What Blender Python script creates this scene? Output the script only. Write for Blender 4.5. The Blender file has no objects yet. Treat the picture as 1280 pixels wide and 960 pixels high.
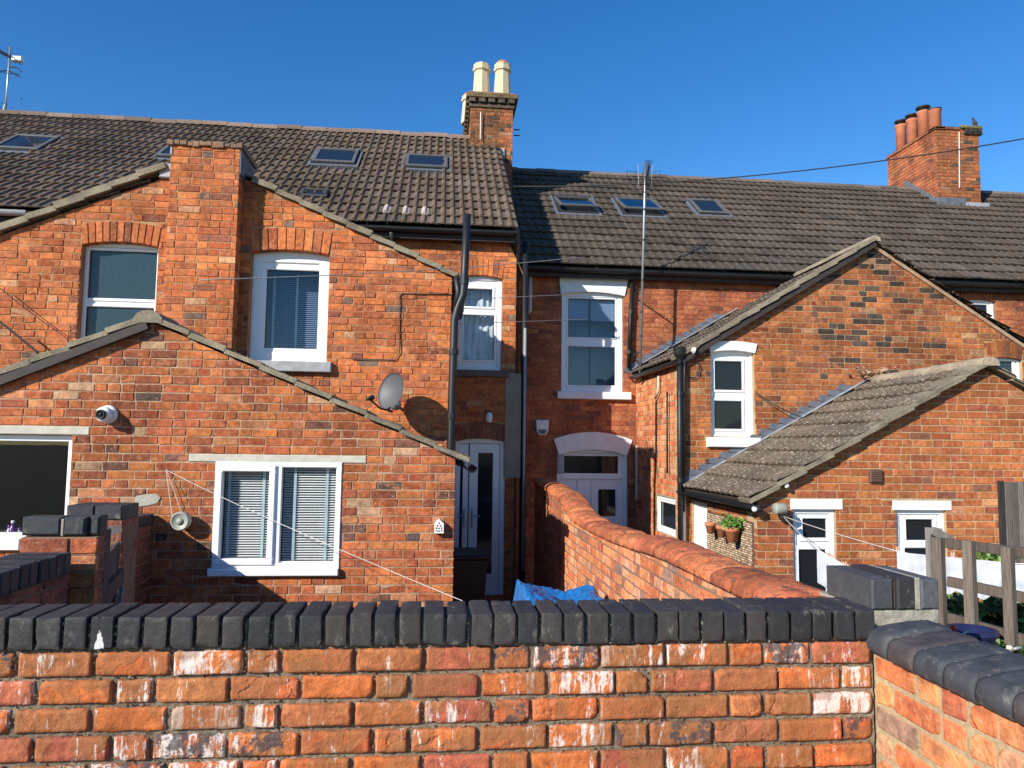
import bpy, math, random
from mathutils import Vector, Matrix, noise
import numpy as np
random.seed(7)
C = bpy.context.scene.collection
S = bpy.context.scene

# ------------------------------------------------------------------ camera
F = 930.0                      # focal length in pixels of a 1280 px wide picture
CAM = Vector((0, 0, 2.1))
_y, _p, _r = math.radians(5.65), math.radians(4.736), math.radians(-0.7136)
_f = Vector((math.sin(_y)*math.cos(_p), math.cos(_y)*math.cos(_p), math.sin(_p)))
_rt = Vector((math.cos(_y), -math.sin(_y), 0))
_u = _rt.cross(_f)
RT = _rt*math.cos(_r) - _u*math.sin(_r)
UP = _u*math.cos(_r) + _rt*math.sin(_r)
FW = _f
cam = bpy.data.cameras.new('camera'); co = bpy.data.objects.new('camera', cam); C.objects.link(co)
cam.sensor_width = 36; cam.lens = F/1280*36; cam.clip_start = 0.05; cam.clip_end = 2000
m = Matrix((RT, UP, -FW)).transposed().to_4x4(); m.translation = CAM; co.matrix_world = m
S.camera = co

# ------------------------------------------------------------------ sky and sun
SUN = Vector((1.17, 1.0, -0.765)).normalized()        # the way the sunlight travels
world = bpy.data.worlds.new('World'); S.world = world; world.use_nodes = True
wt = world.node_tree; wt.nodes.clear()
sky = wt.nodes.new('ShaderNodeTexSky'); sky.sky_type = 'NISHITA'; sky.sun_disc = False
sky.sun_elevation = math.asin(-SUN.z); sky.sun_rotation = math.atan2(-SUN.x, -SUN.y)
sky.air_density = 1.0; sky.dust_density = 0.0; sky.ozone_density = 3.0; sky.altitude = 0
bg = wt.nodes.new('ShaderNodeBackground'); bg.inputs[1].default_value = 0.13
hs = wt.nodes.new('ShaderNodeHueSaturation'); hs.inputs['Saturation'].default_value = 1.33; hs.inputs['Hue'].default_value = 0.507
wo = wt.nodes.new('ShaderNodeOutputWorld')
wt.links.new(sky.outputs[0], hs.inputs['Color']); wt.links.new(hs.outputs[0], bg.inputs[0]); wt.links.new(bg.outputs[0], wo.inputs[0])
sl = bpy.data.lights.new('sun', 'SUN'); sl.energy = 5.0; sl.angle = math.radians(0.5); sl.color = (1.0, 0.95, 0.87)
so = bpy.data.objects.new('sun', sl); C.objects.link(so); so.location = (-20, -20, 20)
so.rotation_euler = SUN.to_track_quat('-Z', 'Y').to_euler()
S.view_settings.view_transform = 'Standard'; S.view_settings.look = 'None'
S.view_settings.exposure = 0.45; S.view_settings.gamma = 1.0
S.render.engine = 'CYCLES'
S.cycles.max_bounces = 6; S.cycles.transparent_max_bounces = 12

# ------------------------------------------------------------------ pixel <-> place
def ray(x, y): return RT*((x-640)/F) - UP*((y-480)/F) + FW
def at(x, y, Y=None, X=None, Z=None):
    d = ray(x, y)
    k = Y/d.y if Y is not None else (X/d.x if X is not None else (Z-CAM.z)/d.z)
    return CAM + d*k
def hit(x, y, P, N):
    d = ray(x, y); return CAM + d*((Vector(P)-CAM).dot(N)/d.dot(N))
def proj(P):
    v = Vector(P)-CAM; z = v.dot(FW)
    if z < 0.05: return None
    return (640+F*v.dot(RT)/z, 480-F*v.dot(UP)/z)

# ------------------------------------------------------------------ objects
def tag(o, label=None, cat=None, group=None, kind=None):
    if label: o['label'] = label
    if cat: o['category'] = cat
    if group: o['group'] = group
    if kind: o['kind'] = kind
    return o
def thing(name, loc, label, cat, group=None):
    o = bpy.data.objects.new(name, None); C.objects.link(o); o.location = loc; o.empty_display_size = .1
    return tag(o, label, cat, group, 'thing')
def origin(p):
    v = Vector((0, 0, 0))
    while p is not None: v += p.location; p = p.parent
    return v

class G:
    """collects polygons with a colour per point"""
    def __init__(s): s.v = []; s.f = []; s.c = []
    def add(s, vs, fs, c=(1, 1, 1, 0)):
        b = len(s.v); s.v += [tuple(v) for v in vs]; s.f += [tuple(i+b for i in f) for f in fs]; s.c += [c]*len(vs)
    def build(s, name, mat, parent=None, smooth=False, kind=None, label=None):
        off = origin(parent) if parent is not None else Vector((0, 0, 0))
        me = bpy.data.meshes.new(name)
        me.from_pydata([(v[0]-off.x, v[1]-off.y, v[2]-off.z) for v in s.v], [], s.f)
        a = me.color_attributes.new('bc', 'FLOAT_COLOR', 'POINT')
        a.data.foreach_set('color', [q for c in s.c for q in c])
        if smooth: me.polygons.foreach_set('use_smooth', [True]*len(me.polygons))
        me.materials.append(mat)
        o = bpy.data.objects.new(name, me); C.objects.link(o); o.parent = parent
        if kind: o['kind'] = kind
        if label: o['label'] = label
        return o

class Fr:
    """a flat frame: u along, v up the surface, d out of it"""
    def __init__(s, O, U, V=(0, 0, 1)):
        s.O = Vector(O); s.U = Vector(U).normalized(); s.V = Vector(V).normalized(); s.N = s.U.cross(s.V)
    def P(s, u, v, d=0): return s.O + s.U*u + s.V*v + s.N*d
def FY(Y): return Fr((0, Y, 0), (1, 0, 0))             # wall facing the camera side (-Y)
def FXn(X): return Fr((X, 0, 0), (0, -1, 0))           # wall facing -X ; u = -Y
def FXp(X): return Fr((X, 0, 0), (0, 1, 0))            # wall facing +X ; u = Y
def FZ(z): return Fr((0, 0, z), (1, 0, 0), (0, 1, 0))

def area(p): return .5*sum(p[i][0]*p[(i+1) % len(p)][1]-p[(i+1) % len(p)][0]*p[i][1] for i in range(len(p)))
def clip(sub, cl):
    out = sub
    for i in range(len(cl)):
        a, b = cl[i], cl[(i+1) % len(cl)]
        def s(p): return (b[0]-a[0])*(p[1]-a[1])-(b[1]-a[1])*(p[0]-a[0])
        inp, out = out, []
        for j in range(len(inp)):
            p, q = inp[j], inp[(j+1) % len(inp)]
            sp, sq = s(p), s(q)
            if sp >= 0: out.append(p)
            if (sp > 0 and sq < 0) or (sp < 0 and sq > 0):
                t = sp/(sp-sq); out.append((p[0]+(q[0]-p[0])*t, p[1]+(q[1]-p[1])*t))
        if not out: return []
    r = []
    for p in out:
        if not r or abs(p[0]-r[-1][0])+abs(p[1]-r[-1][1]) > 1e-5: r.append(p)
    return r
def rect(u0, v0, u1, v1): return [(u0, v0), (u1, v0), (u1, v1), (u0, v1)]
def prism(g, fr, poly, d0, d1, ch=.002, c=(1, 1, 1, 0), jit=0, cap=False):
    n = len(poly)
    cx = sum(p[0] for p in poly)/n; cy = sum(p[1] for p in poly)/n
    w = min(max(p[0] for p in poly)-min(p[0] for p in poly), max(p[1] for p in poly)-min(p[1] for p in poly))
    ch = min(ch, w*.3)
    vs = []
    for p in poly: vs.append(fr.P(p[0], p[1], d0))
    mid = []
    for p in poly:
        q = (p[0]+random.uniform(-jit, jit), p[1]+random.uniform(-jit, jit)) if jit else p
        mid.append(q); vs.append(fr.P(q[0], q[1], d1-ch))
    for q in mid:
        dx, dy = cx-q[0], cy-q[1]
        sx = ch*(1 if dx > 0 else -1)*min(1, abs(dx)/(ch+1e-6)); sy = ch*(1 if dy > 0 else -1)*min(1, abs(dy)/(ch+1e-6))
        vs.append(fr.P(q[0]+sx, q[1]+sy, d1+(random.uniform(-jit, jit)*.6 if jit else 0)))
    fs = [tuple(2*n+i for i in range(n))]
    for i in range(n):
        j = (i+1) % n
        fs.append((i, j, n+j, n+i)); fs.append((n+i, n+j, 2*n+j, 2*n+i))
    if cap: fs.append(tuple(n-1-i for i in range(n)))
    g.add(vs, fs, c)
def bar(g, fr, u0, v0, u1, v1, d0, d1, ch=.003, c=(1, 1, 1, 0)): prism(g, fr, rect(u0, v0, u1, v1), d0, d1, ch, c, 0, True)
def obox(g, cen, ax, ay, az, ch=.003, c=(1, 1, 1, 0)):
    """box from centre and three half vectors"""
    cen = Vector(cen); ax = Vector(ax); ay = Vector(ay); az = Vector(az)
    lx, ly, lz = ax.length, ay.length, az.length
    fr = Fr(cen, ax, ay); s = 1 if fr.N.dot(az) > 0 else -1
    prism(g, fr, rect(-lx, -ly, lx, ly), -lz, lz, ch, c, 0, True)
def box(g, x0, y0, z0, x1, y1, z1, ch=.003, c=(1, 1, 1, 0)):
    obox(g, ((x0+x1)/2, (y0+y1)/2, (z0+z1)/2), ((x1-x0)/2, 0, 0), (0, 0, (z1-z0)/2), (0, (y0-y1)/2, 0), ch, c)
def tube(g, pts, r, n=8, c=(1, 1, 1, 0), caps=True):
    pts = [Vector(p) for p in pts]; b = []; fs = []
    up = None
    rr = r if isinstance(r, (list, tuple)) else [r]*len(pts)
    for i, p in enumerate(pts):
        t = (pts[min(i+1, len(pts)-1)]-pts[max(i-1, 0)]).normalized()
        if up is None:
            up = t.cross(Vector((0, 0, 1)));
            if up.length < .1: up = t.cross(Vector((1, 0, 0)))
        up = (up-t*up.dot(t)).normalized(); w = t.cross(up)
        for k in range(n):
            a = 2*math.pi*k/n; b.append(p+up*math.cos(a)*rr[i]+w*math.sin(a)*rr[i])
    for i in range(len(pts)-1):
        for k in range(n):
            k2 = (k+1) % n; fs.append((i*n+k, (i+1)*n+k, (i+1)*n+k2, i*n+k2))
    if caps: fs.append(tuple(range(n))); fs.append(tuple(reversed(range((len(pts)-1)*n, len(pts)*n))))
    g.add(b, fs, c)
def lathe(g, base, prof, n=20, c=(1, 1, 1, 0), axis=(0, 0, 1)):
    base = Vector(base); az = Vector(axis).normalized()
    ax = az.cross(Vector((0, 1, 0.01))).normalized(); ay = az.cross(ax)
    b = []; fs = []
    for r, z in prof:
        for k in range(n):
            a = 2*math.pi*k/n; b.append(base+ax*r*math.cos(a)+ay*r*math.sin(a)+az*z)
    for i in range(len(prof)-1):
        for k in range(n):
            k2 = (k+1) % n; fs.append((i*n+k, i*n+k2, (i+1)*n+k2, (i+1)*n+k))
    fs.append(tuple(reversed(range(n)))); fs.append(tuple(range((len(prof)-1)*n, len(prof)*n)))
    g.add(b, fs, c)
def one(name, mat, parent, fn, *a, smooth=False, label=None, kind=None, **k):
    g = G(); fn(g, *a, **k); return g.build(name, mat, parent, smooth, kind, label)
def sag(a, b, s, n=14):
    a = Vector(a); b = Vector(b)
    return [a.lerp(b, t/n)-Vector((0, 0, s*4*(t/n)*(1-t/n))) for t in range(n+1)]

# ------------------------------------------------------------------ materials
def mat(name):
    m = bpy.data.materials.new(name); m.use_nodes = True
    nt = m.node_tree; b = nt.nodes['Principled BSDF']
    return m, nt, b
class N:
    def __init__(s, nt): s.nt = nt
    def n(s, t, **k):
        o = s.nt.nodes.new(t)
        for a, v in k.items(): setattr(o, a, v)
        return o
    def l(s, a, b): s.nt.links.new(a, b)
    def pos(s, sc=(1, 1, 1)):
        g = s.n('ShaderNodeNewGeometry'); mp = s.n('ShaderNodeMapping'); mp.inputs['Scale'].default_value = sc
        s.l(g.outputs['Position'], mp.inputs[0]); return mp.outputs[0]
    def noise(s, vec, scale, det=4, rough=.55):
        o = s.n('ShaderNodeTexNoise'); o.inputs['Scale'].default_value = scale; o.inputs['Detail'].default_value = det; o.inputs['Roughness'].default_value = rough
        s.l(vec, o.inputs['Vector']); return o.outputs[0]
    def ramp(s, f, pts):
        o = s.n('ShaderNodeValToRGB'); e = o.color_ramp.elements
        e[0].position, e[0].color = pts[0][0], _c(pts[0][1]); e[1].position, e[1].color = pts[1][0], _c(pts[1][1])
        for p, c in pts[2:]:
            q = e.new(p); q.color = _c(c)
        s.l(f, o.inputs[0]); return o.outputs[0]
    def mix(s, f, a, b, mode='MIX'):
        o = s.n('ShaderNodeMix', data_type='RGBA', blend_type=mode); o.clamp_factor = True
        for i, x in ((0, f), (6, a), (7, b)):
            if isinstance(x, (int, float)): o.inputs[i].default_value = x
            elif isinstance(x, tuple): o.inputs[i].default_value = _c(x)
            else: s.l(x, o.inputs[i])
        return o.outputs[2]
    def math(s, op, a, b=0.0, clamp=False):
        o = s.n('ShaderNodeMath', operation=op); o.use_clamp = clamp
        for i, x in ((0, a), (1, b)):
            if isinstance(x, (int, float)): o.inputs[i].default_value = x
            else: s.l(x, o.inputs[i])
        return o.outputs[0]
    def bump(s, h, st, dist=.01):
        o = s.n('ShaderNodeBump'); o.inputs['Strength'].default_value = st; o.inputs['Distance'].default_value = dist
        s.l(h, o.inputs['Height']); return o.outputs[0]
def _c(c): return (c, c, c, 1) if isinstance(c, (int, float)) else (tuple(c)+(1,))[:4]

def m_plain(name, col, rough=.5, metal=0, var=.12, scale=6, bump=0, bscale=80, spec=.5, coat=0):
    m, nt, b = mat(name); k = N(nt); p = k.pos()
    n1 = k.noise(p, scale, 5)
    f = k.ramp(n1, [(.3, 1-var), (.7, 1+var)])
    c = k.mix(1.0, tuple(col), f, 'MULTIPLY')
    k.l(c, b.inputs['Base Color']); b.inputs['Roughness'].default_value = rough; b.inputs['Metallic'].default_value = metal
    b.inputs['Specular IOR Level'].default_value = spec
    if coat: b.inputs['Coat Weight'].default_value = coat
    if bump: k.l(k.bump(k.noise(p, bscale, 4), bump), b.inputs['Normal'])
    return m

def m_brick(name, smear=(.55, .42, .28), smear_amt=.5, dark=.5, fine=1.0, big=.35, bump=.5, lime=0, slo=.55, shi=.75):
    m, nt, b = mat(name); k = N(nt); p = k.pos()
    at_ = k.n('ShaderNodeAttribute', attribute_name='bc')
    col = at_.outputs['Color']; rnd = at_.outputs['Alpha']
    off = k.n('ShaderNodeVectorMath', operation='ADD'); k.l(p, off.inputs[0])
    cx = k.n('ShaderNodeCombineXYZ'); k.l(k.math('MULTIPLY', rnd, 37.0), cx.inputs[0]); k.l(k.math('MULTIPLY', rnd, 11.0), cx.inputs[2])
    k.l(cx.outputs[0], off.inputs[1]); q = off.outputs[0]       # every brick its own patch of the grain
    n1 = k.noise(q, 22*fine, 5, .65)
    c = k.mix(1.0, col, k.ramp(n1, [(.25, .62), (.75, 1.38)]), 'MULTIPLY')
    nh = k.noise(q, 11*fine, 3, .6)
    c = k.mix(k.ramp(nh, [(.45, 0), (.7, .45)]), c, k.mix(1.0, c, (1.28, 1.38, 1.3), 'MULTIPLY'))
    c = k.mix(k.ramp(nh, [(.3, .5), (.45, 0)]), c, k.mix(1.0, c, (.74, .64, .6), 'MULTIPLY'))
    n2 = k.noise(p, 1.3, 4, .6)
    c = k.mix(1.0, c, k.ramp(n2, [(.3, 1-big), (.7, 1+big*.5)]), 'MULTIPLY')
    gr = k.noise(k.pos((2.6, 2.6, .7)), 1.0, 5, .65)
    c = k.mix(1.0, c, k.ramp(gr, [(.36, .74), (.56, 1.04)]), 'MULTIPLY')
    n3 = k.noise(q, 60*fine, 4, .7)
    c = k.mix(k.ramp(n3, [(.57, 0), (.72, dark)]), c, (.06, .03, .02))
    n4 = k.noise(k.pos((1, 1, 2.2)), 30*fine, 5, .7)
    c = k.mix(k.ramp(n4, [(slo, 0), (shi, smear_amt)]), c, tuple(smear))
    # frost-spalled faces: one patch of some bricks shows brighter raw clay
    n5 = k.noise(q, 9*fine, 3, .5)
    sp = k.math('MULTIPLY', k.ramp(n5, [(.56, 0), (.6, 1)]), k.math('GREATER_THAN', rnd, .62))
    c = k.mix(k.math('MULTIPLY', sp, .4), c, (.6, .21, .1))
    if lime:
        skin = k.math('MULTIPLY', k.ramp(k.noise(q, 13, 2, .4), [(.455, 0), (.465, 1)]), k.math('LESS_THAN', k.math('FRACT', k.math('MULTIPLY', rnd, 5.3)), .42))
        c = k.mix(k.math('MULTIPLY', skin, .72), c, k.mix(1.0, (.33, .125, .05), k.ramp(n1, [(.25, .75), (.75, 1.3)]), 'MULTIPLY'))
        st = k.noise(k.pos((38, 38, 6)), 1.0, 6, .75)
        st2 = k.noise(k.pos((3.2, 3.2, 2.5)), 1.0, 3, .6)
        st3 = k.noise(k.pos((90, 90, 45)), 1.0, 4, .7)
        per = k.ramp(k.math('FRACT', k.math('MULTIPLY', rnd, 7.31)), [(.45, 0), (1.0, .11)])
        s = k.math('ADD', k.math('ADD', k.math('MULTIPLY', st, .72), k.math('MULTIPLY', st2, .30)), k.math('MULTIPLY', st3, .2))
        s = k.math('ADD', s, per)
        mk = k.ramp(s, [(.700, 0), (.745, .85)])
        c = k.mix(mk, c, (.72, .66, .60))
        ol = k.noise(q, 5, 3, .5)
        c = k.mix(k.ramp(k.math('ADD', ol, k.ramp(k.math('FRACT', k.math('MULTIPLY', rnd, 3.7)), [(.5, -.0), (1, .15)])), [(.56, 0), (.6, .6)]), c, (.27, .12, .045))
        dk = k.noise(q, 14, 4, .7)
        c = k.mix(k.math('MULTIPLY', k.ramp(dk, [(.5, 0), (.56, .85)]), k.math('GREATER_THAN', k.math('FRACT', k.math('MULTIPLY', rnd, 13.7)), .8)), c, (.06, .055, .06))
    k.l(c, b.inputs['Base Color']); b.inputs['Roughness'].default_value = .88; b.inputs['Specular IOR Level'].default_value = .25
    h = k.math('ADD', k.math('MULTIPLY', n3, .6 if not lime else .45), k.math('ADD', n1, k.math('MULTIPLY', sp, -.5)))
    if lime: h = k.math('ADD', h, k.math('MULTIPLY', skin, .14))
    k.l(k.bump(h, bump, .012), b.inputs['Normal'])
    return m

def m_mortar(name, col, col2, bump=.6, stain=None, sa=.6):
    m, nt, b = mat(name); k = N(nt); p = k.pos()
    n1 = k.noise(p, 3.2, 5, .65); n2 = k.noise(p, 45, 5, .7)
    c = k.mix(k.ramp(n1, [(.38, 0), (.62, 1)]), tuple(col), tuple(col2))
    if stain: c = k.mix(k.ramp(k.noise(p, 8, 4, .7), [(.42, 0), (.58, sa)]), c, tuple(stain))
    c = k.mix(1.0, c, k.ramp(n2, [(.3, .7), (.7, 1.25)]), 'MULTIPLY')
    k.l(c, b.inputs['Base Color']); b.inputs['Roughness'].default_value = .95
    k.l(k.bump(n2, bump, .01), b.inputs['Normal'])
    return m

def m_tile(name, col, lich=(.42, .36, .26), amt=.6, dens=.64, moss=(.07, .07, .03)):
    m, nt, b = mat(name); k = N(nt); p = k.pos()
    at_ = k.n('ShaderNodeAttribute', attribute_name='bc'); rnd = at_.outputs['Alpha']
    c = k.mix(1.0, at_.outputs['Color'], tuple(col), 'MULTIPLY')
    n1 = k.noise(p, 1.1, 5, .6); n2 = k.noise(p, 26, 5, .7); n3 = k.noise(p, 7, 4, .6)
    c = k.mix(1.0, c, k.ramp(n2, [(.3, .65), (.7, 1.35)]), 'MULTIPLY')
    c = k.mix(1.0, c, k.ramp(n1, [(.3, .78), (.7, 1.2)]), 'MULTIPLY')
    n4 = k.noise(p, 40, 3, .5)
    c = k.mix(k.ramp(n4, [(dens, 0), (dens+.05, amt)]), c, tuple(lich))
    c = k.mix(k.math('MULTIPLY', k.ramp(n3, [(.55, 0), (.7, .6)]), k.ramp(n2, [(.45, 0), (.6, 1)])), c, tuple(moss))
    k.l(c, b.inputs['Base Color']); b.inputs['Roughness'].default_value = .9; b.inputs['Specular IOR Level'].default_value = .2
    k.l(k.bump(n2, .35, .01), b.inputs['Normal'])
    return m

def m_attr(name, rough=.8, spec=.3, bump=.3, scale=18, var=.35, grain=None, smear=0):
    """own colour of each piece from its attribute, with grain"""
    m, nt, b = mat(name); k = N(nt); p = k.pos(grain or (1, 1, 1))
    at_ = k.n('ShaderNodeAttribute', attribute_name='bc')
    n1 = k.noise(p, scale, 6, .65)
    c = k.mix(1.0, at_.outputs['Color'], k.ramp(n1, [(.28, 1-var), (.72, 1+var)]), 'MULTIPLY')
    if smear:
        n2 = k.noise(k.pos((1, 1, .6)), 19, 7, .8); c = k.mix(k.ramp(n2, [(.56, 0), (.70, smear)]), c, (.30, .26, .20))
    k.l(c, b.inputs['Base Color']); b.inputs['Roughness'].default_value = rough; b.inputs['Specular IOR Level'].default_value = spec
    if bump: k.l(k.bump(n1, bump, .01), b.inputs['Normal'])
    return m

def m_glass(name, tint=(.97, .98, .98), rough=.0, extra=.04):
    m = bpy.data.materials.new(name); m.use_nodes = True; nt = m.node_tree; nt.nodes.clear(); k = N(nt)
    t = k.n('ShaderNodeBsdfTransparent'); t.inputs[0].default_value = _c(tint)
    g = k.n('ShaderNodeBsdfGlossy'); g.inputs['Roughness'].default_value = rough
    f = k.n('ShaderNodeLayerWeight'); f.inputs[0].default_value = .5
    wv = k.noise(k.pos(), 1.6, 2); g_n = k.bump(wv, .02, .05); k.l(g_n, g.inputs['Normal'])
    ad = k.math('ADD', k.math('POWER', f.outputs[1], 5.0), extra, True)
    x = k.n('ShaderNodeMixShader'); k.l(ad, x.inputs[0]); k.l(t.outputs[0], x.inputs[1]); k.l(g.outputs[0], x.inputs[2])
    o = k.n('ShaderNodeOutputMaterial'); k.l(x.outputs[0], o.inputs[0]); return m
def m_cloth(name, col, trans=.3):
    m, nt, b = mat(name); k = N(nt); p = k.pos()
    c = k.mix(1.0, tuple(col), k.ramp(k.noise(p, 9, 5), [(.3, .88), (.7, 1.08)]), 'MULTIPLY'); k.l(c, b.inputs['Base Color'])
    b.inputs['Roughness'].default_value = .9; b.inputs['Specular IOR Level'].default_value = .1
    tr = k.n('ShaderNodeBsdfTranslucent'); k.l(c, tr.inputs[0])
    x = k.n('ShaderNodeMixShader'); x.inputs[0].default_value = trans
    k.l(b.outputs[0], x.inputs[1]); k.l(tr.outputs[0], x.inputs[2]); k.l(x.outputs[0], nt.nodes['Material Output'].inputs[0]); return m

M = dict(
 brick=m_brick('brick_clay', smear=(.5, .36, .24), smear_amt=.6, dark=.6, big=.45),
 brick_fg=m_brick('brick_close', smear=(.30, .19, .12), smear_amt=.25, dark=.35, fine=1.6, big=.15, bump=.65, lime=1),
 brick_side=m_brick('brick_salmon', smear=(.62, .47, .33), smear_amt=.6, dark=.3, fine=1.3, big=.1, bump=.7),
 brick_r=m_brick('brick_gable', smear=(.5, .34, .2), smear_amt=.15, dark=.6, big=.4),
 mortar_r=m_mortar('mortar_gable', (.47, .35, .20), (.36, .25, .14)),
 sheath=m_mortar('ridge_mortar', (.40, .32, .22), (.24, .19, .13), 1.0),
 mortar=m_mortar('mortar_cream', (.44, .33, .21), (.32, .22, .14), stain=(.34, .13, .07), sa=.45),
 mortar_wing=m_mortar('mortar_wing', (.44, .28, .14), (.30, .16, .08), stain=(.42, .14, .055), sa=.75),
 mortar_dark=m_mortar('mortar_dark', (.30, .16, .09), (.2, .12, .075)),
 mortar_fg=m_mortar('mortar_close', (.24, .185, .125), (.15, .115, .08), 1.0),
 cement=m_mortar('cement', (.40, .37, .30), (.30, .27, .21)),
 render=m_mortar('cement_render', (.33, .25, .19), (.26, .20, .15), .3),
 verge=m_mortar('verge_mortar', (.29, .24, .16), (.15, .125, .085)),
 tileL=m_tile('tile_left', (.125, .088, .062), amt=.5),
 tileR=m_tile('tile_right', (.082, .063, .048), amt=.6),
 tileE=m_tile('tile_ext', (.13, .098, .070), amt=.8, dens=.59),
 ridge=m_attr('ridge_clay', bump=.5, scale=30),
 lead=m_plain('lead', (.115, .125, .145), .55, .0, .25, 12, .2),
 leadw=m_plain('lead_pale', (.30, .31, .33), .5, .0, .2, 12, .2),
 upvc=m_plain('white_frame', (.80, .80, .79), .35, 0, .03, 4),
 paint=m_plain('white_paint', (.78, .77, .74), .7, 0, .08, 9, .25, 40),
 lintel=m_plain('stone_lintel', (.50, .46, .37), .85, 0, .15, 14, .3),
 sillg=m_plain('stone_sill', (.33, .33, .33), .85, 0, .2, 14, .3),
 silld=m_plain('dark_sill', (.13, .10, .085), .85, 0, .2, 14, .3),
 black=m_plain('black_plastic', (.011, .011, .012), .5, 0, .2, 8),
 pipew=m_plain('cream_pipe', (.55, .50, .42), .5, 0, .12, 8),
 pipeg=m_plain('grey_pipe', (.30, .30, .31), .5, 0, .12, 8),
 fascia=m_plain('dark_timber', (.035, .025, .02), .7, 0, .3, 12, .3),
 skyl=m_plain('skylight_metal', (.10, .10, .095), .55, .0, .1, 6),
 skyd=m_plain('skylight_dark', (.035, .033, .032), .5, 0, .2, 6),
 gdark=m_plain('dark_glass', (.014, .017, .020), .06, 0, .1, 2, spec=.32),
 gslate=m_plain('obscure_glass', (.022, .045, .055), .2, 0, .12, 22, .2, 60, spec=.5),
 glass=m_glass('clear_glass'), glassd=m_glass('tinted_glass', (.5, .6, .65)),
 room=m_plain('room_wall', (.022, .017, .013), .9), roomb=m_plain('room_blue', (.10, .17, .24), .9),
 blind=m_plain('blind_slat', (.78, .79, .78), .5, 0, .03), blindb=m_plain('blind_slat_blue', (.15, .205, .32), .5, 0, .03),
 tape=m_plain('blind_tape', (.35, .48, .52), .8),
 curtain=m_cloth('curtain', (.62, .66, .70), .2),
 steel=m_plain('galvanised', (.42, .42, .42), .4, .7, .15, 9),
 dish=m_plain('dish_grey', (.085, .087, .09), .55, 0, .05, 9),
 wire=m_plain('black_wire', (.02, .02, .02), .6), wireg=m_plain('grey_wire', (.35, .33, .30), .6), wirew=m_plain('white_line', (.62, .56, .48), .6),
 pot=m_plain('terracotta', (.50, .17, .075), .85, 0, .15, 10, .3), potc=m_plain('cream_pot', (.60, .48, .31), .8, 0, .1, 8, .2),
 potr=m_plain('chimney_terracotta', (.48, .16, .08), .85, 0, .2, 5, .2),
 wood=m_attr('weathered_wood', .9, .2, .6, 9, .4, (14, 14, 1.1)),
 woodd=m_attr('dark_wood', .85, .2, .5, 9, .4, (14, 14, 1.1)),
 blue=m_attr('engineering_brick', .6, .3, smear=.5, bump=.35, scale=34, var=.22),
 slab=m_attr('black_coping', .7, .35, .6, 16, .4, smear=.6),
 terra=m_brick('coping_terracotta', smear=(.07, .06, .045), smear_amt=.9, dark=.75, fine=.9, big=.15, bump=.8, slo=.565, shi=.62),
 sheet=m_cloth('white_cotton', (.70, .72, .76), .35),
 tarp=m_plain('blue_tarpaulin', (.010, .15, .42), .42, 0, .25, 14, .5, 22),
 leaf=m_attr('leaf', .55, .4, 0, 10, .2),
 ground=m_mortar('yard_concrete', (.24, .22, .19), (.16, .15, .13)),
 grass=m_mortar('rough_ground', (.07, .08, .035), (.10, .08, .05)),
 plastw=m_plain('white_plastic', (.75, .75, .73), .4, 0, .03), plastg=m_plain('grey_plastic', (.30, .31, .25), .5, 0, .05),
 brownv=m_plain('brown_vent', (.11, .055, .035), .7), red=m_plain('red_plastic', (.55, .03, .02), .35),
 navy=m_plain('navy_plastic', (.012, .016, .06), .4), gate=m_plain('dark_metal', (.03, .03, .032), .5, .3, .3, 10),
 peg=m_plain('peg', (.6, .38, .28), .7), purple=m_plain('purple_bottle', (.12, .03, .2), .25), bird=m_plain('feather', (.04, .04, .045), .8),
 lamp=m_plain('lamp_glass', (.7, .72, .72), .2),
)

# ------------------------------------------------------------------ bricks
PAL = {
 'ext': [((.47, .130, .042), 6), ((.53, .165, .050), 4), ((.41, .105, .040), 4), ((.31, .088, .040), 1.6), ((.20, .085, .055), .8), ((.52, .20, .09), 1.2), ((.52, .30, .17), .5), ((.11, .07, .055), .25)],
 'wing': [((.55, .155, .045), 6), ((.49, .130, .042), 5), ((.60, .185, .060), 4), ((.40, .115, .045), 2.5), ((.28, .09, .05), .8), ((.56, .28, .14), .9), ((.20, .12, .085), .35)],
 'main': [((.42, .12, .05), 5), ((.47, .15, .06), 4), ((.36, .09, .04), 3), ((.26, .085, .05), 1.2)],
 'rwing': [((.38, .118, .040), 6), ((.33, .102, .038), 4), ((.43, .145, .050), 3), ((.27, .095, .048), 2), ((.17, .075, .045), 1.3), ((.08, .055, .04), .6), ((.40, .21, .11), .5)],
 'rext': [((.43, .128, .040), 6), ((.38, .110, .038), 5), ((.48, .160, .052), 3), ((.34, .095, .045), 2), ((.24, .09, .05), .6), ((.56, .23, .10), .6)],
 'fg': [((.58, .158, .046), 6), ((.54, .135, .045), 5), ((.52, .145, .075), 2), ((.46, .16, .06), 2), ((.42, .11, .06), 1.5)],
 'side': [((.72, .27, .11), 5), ((.66, .19, .075), 4), ((.70, .33, .18), 3), ((.50, .13, .065), 1.2), ((.36, .20, .14), .5)],
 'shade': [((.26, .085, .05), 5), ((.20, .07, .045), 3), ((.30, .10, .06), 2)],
}
def pick(pal, rnd=random):
    L = PAL[pal]; t = rnd.uniform(0, sum(w for _, w in L))
    for c, w in L:
        t -= w
        if t <= 0: break
    k = rnd.uniform(.82, 1.06)
    return (c[0]*k, c[1]*k*rnd.uniform(.94, 1.06), c[2]*k, rnd.random())

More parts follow.
